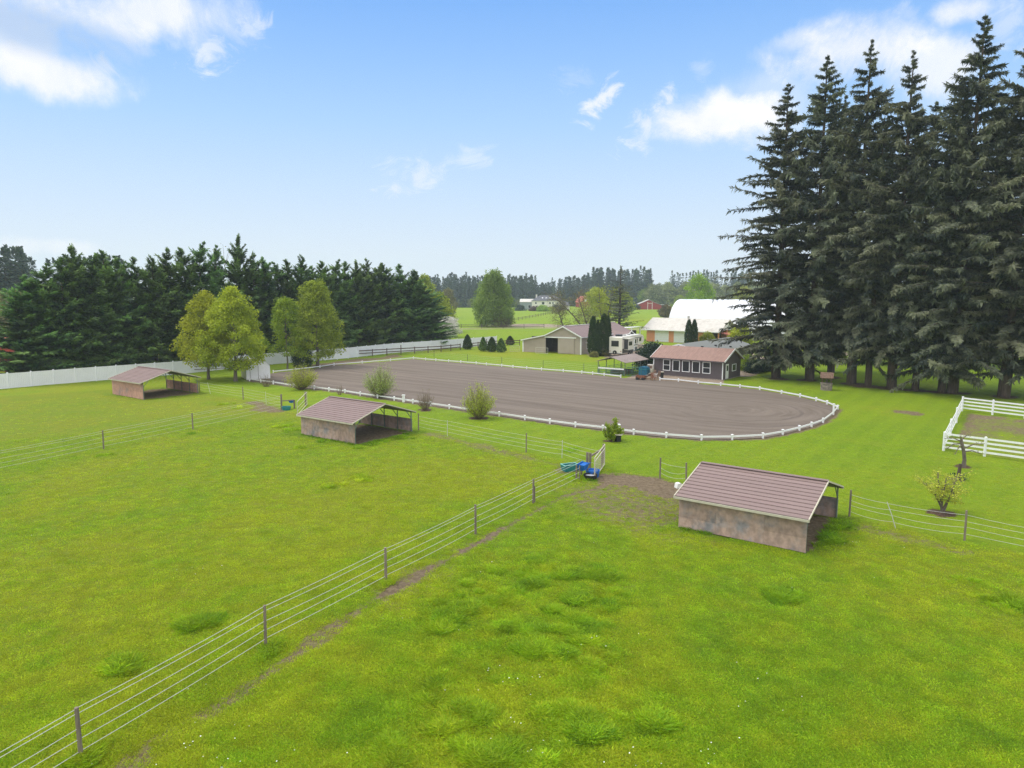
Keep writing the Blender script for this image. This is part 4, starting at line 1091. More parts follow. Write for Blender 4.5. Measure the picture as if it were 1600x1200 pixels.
# ------------------------------------------------------------------ clutter by the cabin
def clutter():
    p=G(1006.5,586.5); t=thing('covered_bin','blue tarp covered bin between the rusty carport and the grey cabin','bin',(p[0],p[1],0),R(-35))
    b=MB(); b.prism([(-.65,0),(.65,0),(.62,1.05),(.45,1.25),(-.4,1.3),(-.63,1.1)],-.55,.55,'y'); b.build('tarp',M['tarp'],t)
    l=MB(); l.b2(-.67,.67,-.57,.57,.9,.97); l.build('strap',M['teal'],t)
    p=G(1016,586); t=thing('cabinet_stack','cream cabinets stacked against the left corner of the grey cabin','cabinet',(p[0],p[1],0),R(-35))
    MB().b2(-.45,.45,-.35,.35,0,.9).build('lower_cabinet',M['cream'],t); MB().b2(-.35,.40,-.3,.33,.905,1.55).build('upper_cabinet',M['rvwhite'],t); MB().b2(-.33,.38,-.31,-.301,.98,1.45).build('cabinet_door',M['wellwood'],t); MB().lathe([(0,0),(.22,0),(.24,.3),(.18,.4),(0,.42)],(-.7,-.1,0),12).build('bucket',M['white'],t)
    p=G(1001,593.5); t=thing('wooden_cart','low reddish wooden hand cart lying beside the arena entrance','cart',(p[0],p[1],0),R(-25))
    b=MB(); b.b2(-.6,.6,-.4,.4,.25,.32); b.b2(-.6,.6,-.42,-.37,.325,.6); b.b2(-.6,.6,.37,.42,.325,.6); b.b2(-.63,-.58,-.36,.36,.325,.6); b.b2(.58,.63,-.36,.36,.325,.6); b.build('box',M['rustwood'],t)
    for x in (-.4,.4):
        for y in (-.46,.46):
            w=MB(); w.lathe([(0,-.03),(.2,-.03),(.2,.03),(0,.03)],k=12); w=w.build('wheel',M['rubber'],t); w.rotation_euler=(PI/2,0,0); w.location=(x,y,.2)
    MB().tube([(.63,0,.3),(1.3,.05,.2)],.025,6).build('handle',M['rustwood'],t)
    p=G(1013,591.5); t=thing('mounting_step','weathered three step wooden mounting block in front of the cream cabinets','steps',(p[0],p[1],0),R(-35))
    b=MB()
    for i in range(3): b.b2(-.6+.35*i,-.25+.35*i,-.4,.4,.25*(i+1)-.05,.25*(i+1))
    b.build('tread',M['postwood'],t)
    b=MB()
    for y in (-.38,.34): b.bar((-.62,y+.02,.05),(.45,y+.02,.68),.04,.12); b.b2(.38,.44,y,y+.05,0,.69); b.b2(-.6,-.54,y,y+.05,0,.19)
    b.build('stringer',M['wellwood'],t)
    def chair(px,py,rz,lab,mat):
        p=G(px,py); t=thing('garden_chair',lab,'chair',(p[0],p[1],0),rz,'wooden chairs by the grey cabin')
        MB().b2(-.28,.28,-.28,.28,.38,.43).build('seat',M[mat],t); b=MB()
        for i in range(4): b.box((-.21+i*.14,.30,.75),(.10,.03,.66),rx=-.18)
        b.build('backrest',M[mat],t)
        for x in (-.25,.25):
            for y in (-.25,.25): MB().b2(x-.03,x+.03,y-.03,y+.03,0,.379 if y>0 else .60).build('leg',M[mat],t)
        for x in (-.3,.3): MB().b2(x-.06,x+.06,-.3,.25,.605,.64).build('armrest',M[mat],t)
    chair(1021,594.5,R(15),'reddish wooden chair, nearer to the arena, beside the cabin corner','rustwood'); chair(1027.5,591.5,R(-60),'weathered brown wooden chair against the cabin wall under the first window','wellwood')
    p=G(1033.5,591); t=thing('waste_bin','black waste bin with a pale lid under the first cabin window','bin',(p[0],p[1],0))
    MB().lathe([(0,0),(.26,0),(.31,.85),(0,.85)],k=14).build('body',M['rubber'],t); MB().lathe([(0,.86),(.34,.86),(.33,.93),(0,.96)],k=14).build('lid',M['cream'],t)
    p=G(1023.5,588.5); t=thing('planter','white planter tub between the two wooden chairs','planter',(p[0],p[1],0)); MB().lathe([(0,0),(.3,0),(.38,.5),(.34,.5),(.3,.42),(0,.42)],k=14).build('tub',M['white'],t); MB().lathe([(.0,.42),(.26,.44),(.2,.85),(0,1.0)],k=8).build('plant',M['wellwood'],t)
clutter()

def garden_shed():
    o=G(385,593.5); root=thing('garden_shed','small white and grey metal garden shed with rusty roof under the left yellow tree','shed',(o[0],o[1],0),R(30))
    L,D=3.2,4.0
    prof=[(0,0),(L,0),(L,1.75),(L-.45,2.35),(L/2,2.7),(.45,2.35),(0,1.75)]
    b=MB(); b.prism(prof,0,D,'y'); b.build('wall',M['chrome'],root)
    f=MB(); f.prism([(x*.985+.024,z*.985) for x,z in prof],-.03,-.001,'y'); f.build('front_panel',M['vinylw'],root)
    for x in (.55,1.62):
        d=MB(); d.b2(x,x+1.0,-.07,-.031,.08,1.85); dd=d.build('door',M['vinylw'],root); MB().b2(x-.045,x-.005,-.05,-.031,.08,1.85).build('frame',M['dkwood'],dd)
    r=MB(); 
    for (x0,z0),(x1,z1) in zip(prof[2:6],prof[3:7]): roof_plane(r,(x0,-.12,z0+.04),(x0,D+.1,z0+.04),(x1,D+.1,z1+.04),(x1,-.12,z1+.04),.04)
    r.build('roof',pm('white_rusty_roof',(.6,.6,.6),.6,.06,2,col2=(.32,.13,.05),c2range=(.5,.6),c2scale=.7),root)
garden_shed()

def wishing_well():
    o=G(1291,609.5); root=thing('wishing_well','stone wishing well with small shingled wooden roof beside a big fir trunk','wishing well',(o[0],o[1],0),R(-25))
    b=MB(); rs=random.Random(4); n=12
    for row in range(4):
        for i in range(n):
            a=2*PI*(i+.5*(row%2))/n; s=.56
            b.box((s*math.cos(a),s*math.sin(a),.11+row*.2),(.2,.285,.19),a,rs.random())
    b.build('stone_ring',M['stone'],root)
    MB().lathe([(.42,.8),(.70,.8),(.70,.88),(.42,.88),(.42,.8)],k=16).build('coping',M['stone'],root)
    MB().lathe([(0,.5),(.45,.5)],k=16).build('water',M['dark'],root)
    for x in (-.5,.5): MB().b2(x-.05,x+.05,-.05,.05,.88,1.75).build('post',M['wellwood'],root)
    r=MB(); roof_plane(r,(-.75,-.7,1.55),(.75,-.7,1.55),(.75,0,2.2),(-.75,0,2.2),.06,6); roof_plane(r,(-.75,.7,1.55),(.75,.7,1.55),(.75,.002,2.2),(-.75,.002,2.2),.06,6); r.build('roof',M['wellwood'],root)
    MB().tube([(-.5,0,1.35),(.5,0,1.35)],.04,8).build('windlass',M['wellwood'],root)
    MB().lathe([(0,1.0),(.10,1.0),(.13,1.2),(.11,1.2),(0,1.04)],k=10).build('bucket',M['dkwood'],root)
wishing_well()

# ------------------------------------------------------------------ troughs and feeders by the gates
def tub(label, px, py, r, h, mat, rim=None, inner='dark', name='feed_tub', sx=1, sy=1, rz=0, z=0, cat='feed tub', tilt=0):
    p=G(px,py,z) if z==0 else None
    q=p if p is not None else G(px,py)
    t=thing(name,label,cat,(q[0],q[1],z),rz)
    b=MB(); b.lathe([(0,0),(r*.82,0),(r,h),(r*.9,h),(r*.76,.05*1.5),(0,.05*1.5)],k=20,sx=sx,sy=sy); bo=b.build('tub',M[mat],t)
    if rim: 
        c=MB(); c.lathe([(r*1.005,h-.05),(r*1.04,h-.04),(r*1.04,h+.012),(r*.89,h+.012)],k=20,sx=sx,sy=sy); c.build('rim',M[rim],t)
    MB().lathe([(0,h*.72),(r*.80,h*.72)],k=20,sx=sx,sy=sy).build('contents',M[inner],t)
    return t
tub('black rubber tub with pale feed on the ground at the foot of the cream gate',922.5,749.5,.46,.36,'rubber',inner='vinylw')
tub('round blue tub on the ground behind the black feed tub and cream gate',926,744.5,.48,.45,'blue',inner='blue')
def hung_trough(label, px, py, z, rz, s=1.0, legs=True):
    q=G(px,py); t=thing('hanging_feeder',label,'feeder',(q[0],q[1],0),rz)
    b=MB(); b.add([(-.45*s,-.26*s,z+.38*s),(.45*s,-.26*s,z+.38*s),(.45*s,.22*s,z+.42*s),(-.45*s,.22*s,z+.42*s),(-.3*s,-.14*s,z),(.3*s,-.14*s,z),(.32*s,.2*s,z),(-.32*s,.2*s,z)],[(4,5,1,0),(5,6,2,1),(6,7,3,2),(7,4,0,3),(7,6,5,4)]); b.add([(-.42*s,-.23*s,z+.33*s),(.42*s,-.23*s,z+.33*s),(.42*s,.19*s,z+.36*s),(-.42*s,.19*s,z+.36*s)],[(0,1,2,3)],.2)
    b.build('bin',M['blue'],t)
    f=MB(); f.bar((-.47*s,-.28*s,z+.39*s),(.47*s,-.28*s,z+.39*s),.04,.05); f.bar((-.47*s,.24*s,z+.43*s),(.47*s,.24*s,z+.43*s),.04,.05); f.build('rim',M['blue'],t)
    if legs:
        for x in (-.38*s,.38*s): MB().b2(x-.05,x+.05,.25*s,.34*s,0,z+.34*s).build('post',M['postwood'],t)
    return t
hung_trough('blue corner feeder hung between two short posts at the end of the diagonal rope fence',911,748.5,.62,R(60))
hung_trough('small blue bucket hung on the timber rail left of the middle shed',455.5,638.5,.62,R(0),.55,False)
tub('dark green tub on the grass under the timber rail left of the middle shed',447.5,640.5,.48,.36,'teal',inner='rubber')
q=G(890,735.5); t=thing('water_trough','open teal water trough with pale green rim in the pasture by the gate','water trough',(q[0],q[1],0),R(25)); t.scale=(.74,.74,.85)
b=MB(); b.add([(-.62,-.36,0),(.62,-.36,0),(.62,.36,0),(-.62,.36,0),(-.74,-.44,.52),(.74,-.44,.52),(.74,.44,.52),(-.74,.44,.52),(-.68,-.38,.52),(.68,-.38,.52),(.68,.38,.52),(-.68,.38,.52),(-.58,-.32,.08),(.58,-.32,.08),(.58,.32,.08),(-.58,.32,.08)],[(0,1,5,4),(1,2,6,5),(2,3,7,6),(3,0,4,7),(4,5,9,8),(5,6,10,9),(6,7,11,10),(7,4,8,11),(8,9,13,12),(9,10,14,13),(10,11,15,14),(11,8,12,15),(12,13,14,15),(3,2,1,0)]); b.build('basin',M['teal'],t)
f=MB(); f.bar((-.76,-.41,.535),(.76,-.41,.535),.09,.03); f.bar((-.76,.41,.535),(.76,.41,.535),.09,.03); f.bar((-.71,-.36,.536),(-.71,.36,.536),.09,.028); f.bar((.71,-.36,.536),(.71,.36,.536),.09,.028); f.build('rim',M['tealpale'],t)
MB().b2(-.62,.62,-.34,.34,.34,.36).build('water',M['glass'],t)
q=G(965.5,690); t=thing('flower_pot','black square pot with a pale top beside the small round leafed tree','pot',(q[0],q[1],0),R(-20))
MB().lathe([(0,0),(.24,0),(.28,.55),(0,.55)],k=4).build('pot',M['rubber'],t); MB().b2(-.36,.36,-.3,.3,.555,.61).build('lid_board',M['cream'],t)
q=G(1060,762); t=thing('salt_block','white salt block lying on bare dirt just left of the nearest shed','salt block',(q[0],q[1],0),R(20))
MB().prism([(-.2,0),(.2,0),(.17,.26),(.05,.32),(-.16,.28)],-.16,.16,'y').build('block',M['flower'],t)

# ------------------------------------------------------------------ far buildings
def far_house():
    o=G(831,484); root=thing('farmhouse','large white two storey farmhouse with dark hipped roof, far across the field','house',(o[0],o[1],0),R(-6))
    L,D,EV,RG=20,11,6.0,9.6
    MB().b2(0,L,0,D,0,EV).build('wall',M['housewhite'],root)
    r=MB(); ov=.6; a,b,c,d=(-ov,-ov,EV),(L+ov,-ov,EV),(L+ov,D+ov,EV),(-ov,D+ov,EV); e,f=(5,D/2,RG),(L-5,D/2,RG)
    r.add([a,b,c,d,e,f],[(0,1,5,4),(1,2,5),(2,3,4,5),(3,0,4),(3,2,1,0)]); roof=r.build('roof',M['shingledk'],root)
    for x in (7,9.5,12): MB().box((x,2.6,EV+1.95),(.9,1.1,.12),rx=R(30)).build('skylight',M['membrane'],roof)
    MB().b2(2.2,3.2,5,6,EV+1,RG+.6).build('chimney',M['housewhite'],roof)
    for x0,x1,z0,z1 in ((2,3.4,3.8,5.2),(6.6,8.6,3.4,5.4),(11.5,13,3.9,5.2),(13.6,14.8,3.9,5.2),(16.5,17.8,3.9,5.2),(1.2,2.6,.4,2.4),(3.0,4.8,.4,2.4),(6.8,8.4,.4,2.4),(12.6,14,.8,2.3),(15.5,17,.8,2.3)): win(root,x0,x1,z0,z1,fr=.15)
    w=MB(); w.b2(L,L+5,2,D,0,3); w.build('wing',M['housewhite'],root); r=MB(); roof_plane(r,(L+.7,1.4,3),(L+5.5,1.4,3),(L+4,D/2+1,5.4),(L+.7,D/2+1,5.8),.2); roof_plane(r,(L+.7,D+.6,3),(L+5.5,D+.6,3),(L+4,D/2+1.01,5.4),(L+.7,D/2+1.01,5.8),.2); r.build('wing_roof',M['shingledk'],root)
    o=G(812.5,484); root=thing('outbuilding','blue grey metal outbuilding with pale roof left of the far white farmhouse','outbuilding',(o[0],o[1]+3,0),R(-6))
    w=MB(); w.b2(0,8.8,0,10,0,5.2); w.build('wall',M['greyblue'],root); r=MB(); roof_plane(r,(-.3,-.4,5.2),(9.0,-.4,5.2),(9.0,5,7.2),(-.3,5,7.2),.2); roof_plane(r,(-.3,10.4,5.2),(9,10.4,5.2),(9,5.01,7.2),(-.3,5.01,7.2),.2); r.build('roof',M['paleroof'],root)
    win(root,5.5,7.5,1,3.2,fr=.15)
far_house()
def far_barn():
    o=G(995,483.5); root=thing('red_barn','red barn with pale metal roof and white trim, far across the right field','barn',(o[0],o[1],0),R(-8))
    L,D=16.5,20
    w=MB(); w.prism([(0,0),(L,0),(L,2.9),(11.6,4.8),(8.2,6.4),(4.8,5.0),(0,3.0)],0,D,'y'); w.build('wall',M['red'],root)
    t=MB(); t.b2(7.2,7.5,-.08,-.002,0,5); t.b2(10.2,10.5,-.08,-.002,0,5); t.b2(7.5,10.2,-.08,-.002,4.1,4.35); t.build('door_trim',M['white'],root)
    r=MB(); 
    for (x0,z0),(x1,z1) in (((L+.5,2.9),(11.6,4.95)),((11.6,5.0),(8.2,6.6)),((4.8,5.2),(8.19,6.6)),((-.5,3.0),(4.8,5.15))): roof_plane(r,(x0,-.5,z0+.1),(x0,D,z0+.1),(x1,D,z1+.1),(x1,-.5,z1+.1),.12)
    r.build('roof',M['paleroof'],root)
    w=MB(); w.b2(L+.02,L+7,3,D,0,2.2); w.build('lean_to',M['red'],root); r=MB(); roof_plane(r,(L+7.6,2,2.3),(L+7.6,D,2.3),(L+.52,D,3.4),(L+.52,2,3.4),.12); r.build('lean_roof',M['paleroof'],root)
    o=G(908,480); root=thing('gambrel_barn','small barn with pinkish red gambrel roof half hidden behind the leaning trees','barn',(o[0],o[1],0),R(20))
    w=MB(); w.prism([(0,0),(8,0),(8,4),(6.6,7),(4,8.4),(1.4,7),(0,4)],0,10,'y'); w.build('wall',M['red'],root); r=MB()
    for (x0,z0),(x1,z1) in (((8.4,3.6),(6.6,7.05)),((6.6,7.05),(4,8.5)),((1.4,7.05),(3.99,8.5)),((-.4,3.6),(1.4,7.05))): roof_plane(r,(x0,-.5,z0+.1),(x0,10.5,z0+.1),(x1,10.5,z1+.1),(x1,-.5,z1+.1),.15)
    r.build('roof',M['redhaze'],root)
    MB().b2(2.8,5.2,-.06,-.002,4.4,6.2).build('window',M['white'],root)
far_barn()
def left_barn():
    o=np.array([-75.0,105.5]); root=thing('red_shed','red metal shed peeping out left of the dark conifer row above the white fence','shed',(o[0],o[1],0),R(-38))
    w=MB(); w.prism([(-9,0),(8.2,0),(8.2,2.0),(0,5.2),(-9,2.4)],0,12,'y'); w.build('wall',M['red'],root)
    r=MB(); roof_plane(r,(8.7,-.4,1.9),(8.7,12,1.9),(0,12,5.35),(0,-.4,5.35),.12,10); roof_plane(r,(-9.5,-.4,2.3),(-9.5,12,2.3),(-.01,12,5.35),(-.01,-.4,5.35),.12,10); r.build('roof',M['redhaze'],root)
left_barn()
# long low post fence running up the far field to the farmhouse
def far_fence(label, pts, step=9, h=1.4):
    board_fence(label, pts, (1.1,.6), 'dkwood', step, h, .06, .14, .16, group='wooden fences across the far fields')
far_fence('weathered fence climbing diagonally across the far field to the white farmhouse', [G(797,503), G(835,496), G(868,489), G(884,485.5)], 8)
far_fence('long weathered fence along the tan field edge beyond the tan barn', [G(690,512), G(745,513), G(800,513.5), G(850,512.5)], 8)

# ------------------------------------------------------------------ trees
def unit(v): return v / np.maximum(np.linalg.norm(v, axis=-1, keepdims=True), 1e-9)

def conifer(seed, H, h0, Rf, nlev, nbr, nst, kL, kW, e0, e1, hang=.35, face=.6, vary=.26, gap=.12, lean=0.0, trunk_r=.35, jit=.25, nlat=2, limbs=True, tipup=0.0, topR=.0):
    """whorled conifer. Rf(t): crown radius at relative height t; e0/e1 branch pitch at trunk / tip as functions of t"""
    rg = np.random.default_rng(seed)
    crown, wood = MB(), MB()
    tz = np.linspace(-.3, H, 14); tr = trunk_r * np.clip(1 - tz / H, 0, 1) ** .8 + .02
    tr[0:2] *= 1.25
    lx = lean * np.clip((tz / H - .75) / .25, 0, 1) ** 2
    wob = np.cumsum(rg.normal(0, .03, 14)); wob -= wob[0]
    wood.tube(np.stack([lx + wob, wob * .5, tz], 1), tr, 9)
    hs = h0 + (H - h0) * (np.linspace(0, 1, nlev) ** .95)
    rows = []
    for h in hs:
        t = (h - h0) / (H - h0)
        n = max(3, int(round(nbr * (1 - .35 * t))))
        ph0 = rg.uniform(0, 2 * PI)
        for b in range(n):
            if rg.random() < gap * (.35 + 1.1 * t): continue
            L = Rf(t) * rg.uniform(1 - jit * 1.6, 1 + jit) + topR
            rows.append((h + rg.normal(0, (H - h0) / nlev * .45), ph0 + b * 2 * PI / n + rg.normal(0, .25), max(L, .18), t))
    rows = np.array(rows); nb = len(rows)
    h, ph, L, t = rows.T
    h = np.minimum(h, H - .05)
    a0 = np.radians(e0(t) + rg.normal(0, 11, nb)); a1 = np.radians(e1(t) + rg.normal(0, 13, nb))
    base = np.stack([np.interp(h, tz, lx + wob), np.interp(h, tz, wob * .5), h], 1)
    out = np.stack([np.cos(ph), np.sin(ph), 0 * ph], 1)
    def bp(s):   # position along the branch
        hx = L * (np.cos(a0) * s + .5 * (np.cos(a1) - np.cos(a0)) * s * s)
        hz = L * (np.sin(a0) * s + .5 * (np.sin(a1) - np.sin(a0)) * s * s + tipup * s ** 3)
        bend = L * .12 * np.sin(ph * 7.3) * s * s
        side = np.stack([-np.sin(ph), np.cos(ph), 0 * ph], 1)
        return base + out * hx[:, None] + side * bend[:, None] + np.array([0, 0, 1.]) * hz[:, None]
    if limbs:
        for i in np.argsort(-L)[:min(nb, 160)]:
            pass
        S4 = [bp(np.full(nb, s)) for s in (0, .35, .7, .97)]
        for i in range(nb):
            if L[i] < .8: continue
            r = .012 + .010 * L[i]
            wood.tube(np.array([q[i] for q in S4]), [r, r * .8, r * .5, r * .15], 4, False)
    cl = rg.normal(0, vary, nb)          # each bough has its own lightness
    for j in range(nst):
        s = .16 + .84 * (j + rg.uniform(0, 1, nb)) / nst
        P = bp(s); T = unit(bp(np.minimum(s + .05, 1.05)) - bp(s - .05))
        B = unit(np.cross(T, np.array([0, 0, 1.]))); U = unit(np.cross(B, T))
        for k in range(nlat * 2 + 2):
            if k < nlat * 2:
                sg = 1 if k % 2 else -1
                al = np.radians(rg.uniform(30, 75, nb))
                D = T * np.cos(al)[:, None] + B * (sg * np.sin(al))[:, None] + U * rg.normal(-.05 - .35 * face, .28, nb)[:, None]
                ln = kL * (1.15 - .6 * s) * rg.uniform(.55, 1.35, nb) * (.18 + .82 * np.clip(L / 3.2, 0, 1))
                Nn = U * (1 - .35 * face) + T * face + np.array([0, 0, .0]) + .28 * rg.normal(0, 1, (nb, 3))
            elif k == nlat * 2:
                D = T + .35 * rg.normal(0, 1, (nb, 3)); ln = kL * rg.uniform(.4, 1.0, nb) * (.2 + .8 * np.clip(L / 3.2, 0, 1)); Nn = U + .6 * rg.normal(0, 1, (nb, 3))
            else:
                D = T * .5 + np.array([0, 0, -1.]) + .4 * rg.normal(0, 1, (nb, 3)); ln = kL * hang * rg.uniform(.4, 1.5, nb) * (.2 + .8 * np.clip(L / 3.2, 0, 1)); Nn = T * 1.2 + .7 * rg.normal(0, 1, (nb, 3))
            tint = np.clip(.42 + cl + rg.normal(0, .16, nb) + .25 * (s - .5), 0, 1)
            crown.kites(P + rg.normal(0, .06, (nb, 3)), D, Nn, ln, ln * kW * rg.uniform(.7, 1.3, nb), tint, .4)
    # leader
    n = 26; zz = H - rg.uniform(0, 1, n) * H * .07
    Pz = np.stack([np.interp(zz, tz, lx + wob), np.interp(zz, tz, wob * .5), zz], 1)
    D = rg.normal(0, .6, (n, 3)); D[:, 2] = 1
    crown.kites(Pz, D, rg.normal(0, 1, (n, 3)), np.full(n, kL * .55), np.full(n, kL * kW * .5), np.full(n, .5))
    return crown, wood

def broadleaf(seed, H, W, th, nclump, nleaf, leaf, cr, prof, trunk_r=.2, shell=.55, limb=28, lobes=.25, flat=.75, multi=1, spread=.15, droop=0.0):
    """prof(t): relative crown radius at relative height t in the crown"""
    rg = np.random.default_rng(seed)
    crown, wood = MB(), MB()
    t = rg.beta(1.25, 1.25, nclump); ph = rg.uniform(0, 2 * PI, nclump)
    ex = 1 + lobes * (np.sin(ph * 3 + rg.uniform(0, 6) + t * 4) * .6 + np.sin(ph * 2 + t * 9 + rg.uniform(0, 6)) * .4)
    r = W / 2 * np.array([prof(x) for x in t]) * ex * (shell + (1 - shell) * rg.uniform(0, 1, nclump) ** .6)
    C = np.stack([r * np.cos(ph), r * np.sin(ph), th + t * (H - th)], 1)
    stems = []
    for m in range(multi):
        a = 2 * PI * m / multi + rg.uniform(0, 1)
        k = 8; z = np.linspace(-.2, H * rg.uniform(.80, .9), k)
        off = spread * W * (z / H).clip(0) * (0 if multi == 1 else 1)
        px = off * math.cos(a) + np.cumsum(rg.normal(0, .05, k)) * (z > 0); py = off * math.sin(a) + np.cumsum(rg.normal(0, .05, k)) * (z > 0)
        st = np.stack([px, py, z], 1); stems.append(st)
        rad = trunk_r * (1 - .9 * np.linspace(0, 1, k)) / math.sqrt(multi); rad[0] *= 1.3
        wood.tube(st, rad, 8)
    for i in range(min(limb, nclump)):
        c = C[i]; st = stems[i % multi]
        zb = max(th * .8, c[2] - np.hypot(c[0], c[1]) * rg.uniform(.6, 1.3)); zb = min(zb, st[-1, 2] * .95)
        b = np.array([np.interp(zb, st[:, 2], st[:, 0]), np.interp(zb, st[:, 2], st[:, 1]), zb])
        m1 = b * .55 + c * .45 + np.array([0, 0, .08 * np.linalg.norm(c - b)])
        r0 = trunk_r * .32 * (1 - .6 * zb / H)
        wood.tube(np.array([b, m1, c]), [r0, r0 * .6, r0 * .15], 5, False)
    ct = rg.normal(0, .16, nclump)
    rc = cr * rg.uniform(.65, 1.3, nclump)
    idx = np.repeat(np.arange(nclump), nleaf)
    g = rg.normal(0, 1, (len(idx), 3)); g = unit(g) * (rg.uniform(0, 1, len(idx)) ** .45)[:, None]
    P = C[idx] + g * rc[idx][:, None] * np.array([1, 1, flat])
    P[:, 2] = np.maximum(P[:, 2], .15)
    D = unit(g + .9 * rg.normal(0, 1, (len(idx), 3)) + np.array([0, 0, -droop]))
    Nn = g * .6 + np.array([0, 0, .5]) + .7 * rg.normal(0, 1, (len(idx), 3))
    ln = leaf * rg.uniform(.6, 1.4, len(idx))
    crown.kites(P, D, Nn, ln, ln * rg.uniform(.45, .75, len(idx)), np.clip(.45 + ct[idx] + rg.normal(0, .17, len(idx)), 0, 1), .5)
    return crown, wood

def twigshrub(seed, H, W, nstem, nleaf, leaf, wide=.5, bare=False, base=.12, lw=.4, rad=.012):
    """many upright stems from one stool"""
    rg = np.random.default_rng(seed)
    crown, wood = MB(), MB()
    for i in range(nstem):
        a = rg.uniform(0, 2 * PI); q = math.sqrt(rg.uniform(0, 1)); hh = H * rg.uniform(.55, 1.0) * (1 - .50 * q ** 2)
        ex = W / 2 * q
        p0 = np.array([base * q * math.cos(a), base * q * math.sin(a), -.05])
        k = 6; s = np.linspace(0, 1, k)
        rr = base * q + (ex - base * q) * (s ** (.75))
        jit = np.cumsum(rg.normal(0, .03 * H / 3, (k, 2)), axis=0); jit[0] = 0
        pts = np.stack([rr * math.cos(a) + jit[:, 0], rr * math.sin(a) + jit[:, 1], -.05 + hh * s ** .95], 1)
        wood.tube(pts, rad * np.linspace(1.6, .35, k), 4, False)
        for b in range(3 if bare else 2):
            j = rg.integers(2, k - 1); d = rg.normal(0, .5, 3); d[2] = abs(d[2]) + .5; d = d / np.linalg.norm(d) * hh * rg.uniform(.15, .3)
            wood.tube(np.array([pts[j], pts[j] + d * .6 + [0, 0, .02], pts[j] + d]), [rad * .8, rad * .6, rad * .25], 3, False)
        if nleaf:
            s = rg.uniform(.26, 1.03, nleaf); P = np.stack([np.interp(s, np.linspace(0, 1, k), pts[:, c]) for c in range(3)], 1) + rg.normal(0, .07 * W / 2, (nleaf, 3))
            P[:, 2] = np.maximum(P[:, 2], .1)
            D = rg.normal(0, .6, (nleaf, 3)) + np.array([math.cos(a) * .5, math.sin(a) * .5, .7])
            ln = leaf * rg.uniform(.6, 1.4, nleaf)
            crown.kites(P, D, rg.normal(0, 1, (nleaf, 3)), ln, ln * lw, np.clip(.4 + .35 * (s - .5) + rg.normal(0, .2, nleaf), 0, 1))
    return crown, wood

def column_bush(seed, H, W, n, leaf, pointed=1.4, lw=.5):
    rg = np.random.default_rng(seed)
    crown, wood = MB(), MB()
    wood.tube([(0,0,-.1),(0,0,H*.85)], [.09, .02], 6)
    t = rg.uniform(0, 1, n) ** .85; ph = rg.uniform(0, 2*PI, n)
    prof = W/2 * np.clip((1 - t ** pointed), 0, 1) ** .75 * (.55 + .45 * np.clip(t / .12, 0, 1))
    prof *= 1 + .10 * np.sin(ph * 5 + t * 13) + .07 * np.sin(ph * 9 - t * 31)
    r = prof * rg.uniform(.6, 1, n) ** .5
    P = np.stack([r*np.cos(ph), r*np.sin(ph), .05 + t * H * .95], 1)
    D = np.stack([np.cos(ph)*.55, np.sin(ph)*.55, np.ones(n)*.9], 1) + rg.normal(0, .35, (n, 3))
    Nn = np.stack([np.cos(ph), np.sin(ph), np.ones(n)*.2], 1) + rg.normal(0, .6, (n, 3))
    ln = leaf * rg.uniform(.6, 1.4, n)
    crown.kites(P, D, Nn, ln, ln * lw, np.clip(.45 + .2*np.sin(ph*4+t*17) + rg.normal(0, .2, n), 0, 1))
    return crown, wood

def tree_kind(gen, crownmat, woodmat):
    c, w = gen
    cm = c.mesh('crown'); cm.materials.append(M[crownmat])
    wm = w.mesh('trunk'); wm.materials.append(M[woodmat])
    return cm, wm

def plant(kind, name, label, cat, p, scale=1.0, rz=0.0, group=None, z=0.0, crownname='crown', woodname='trunk'):
    s = scale if hasattr(scale, '__len__') else (scale,) * 3
    root = thing(name, label, cat, (p[0], p[1], z), rz, group); root.scale = s
    for nm, me in zip((crownname, woodname), kind):
        if len(me.polygons) == 0: continue
        o = bpy.data.objects.new(nm, me); COL.objects.link(o); o.parent = root
    return root

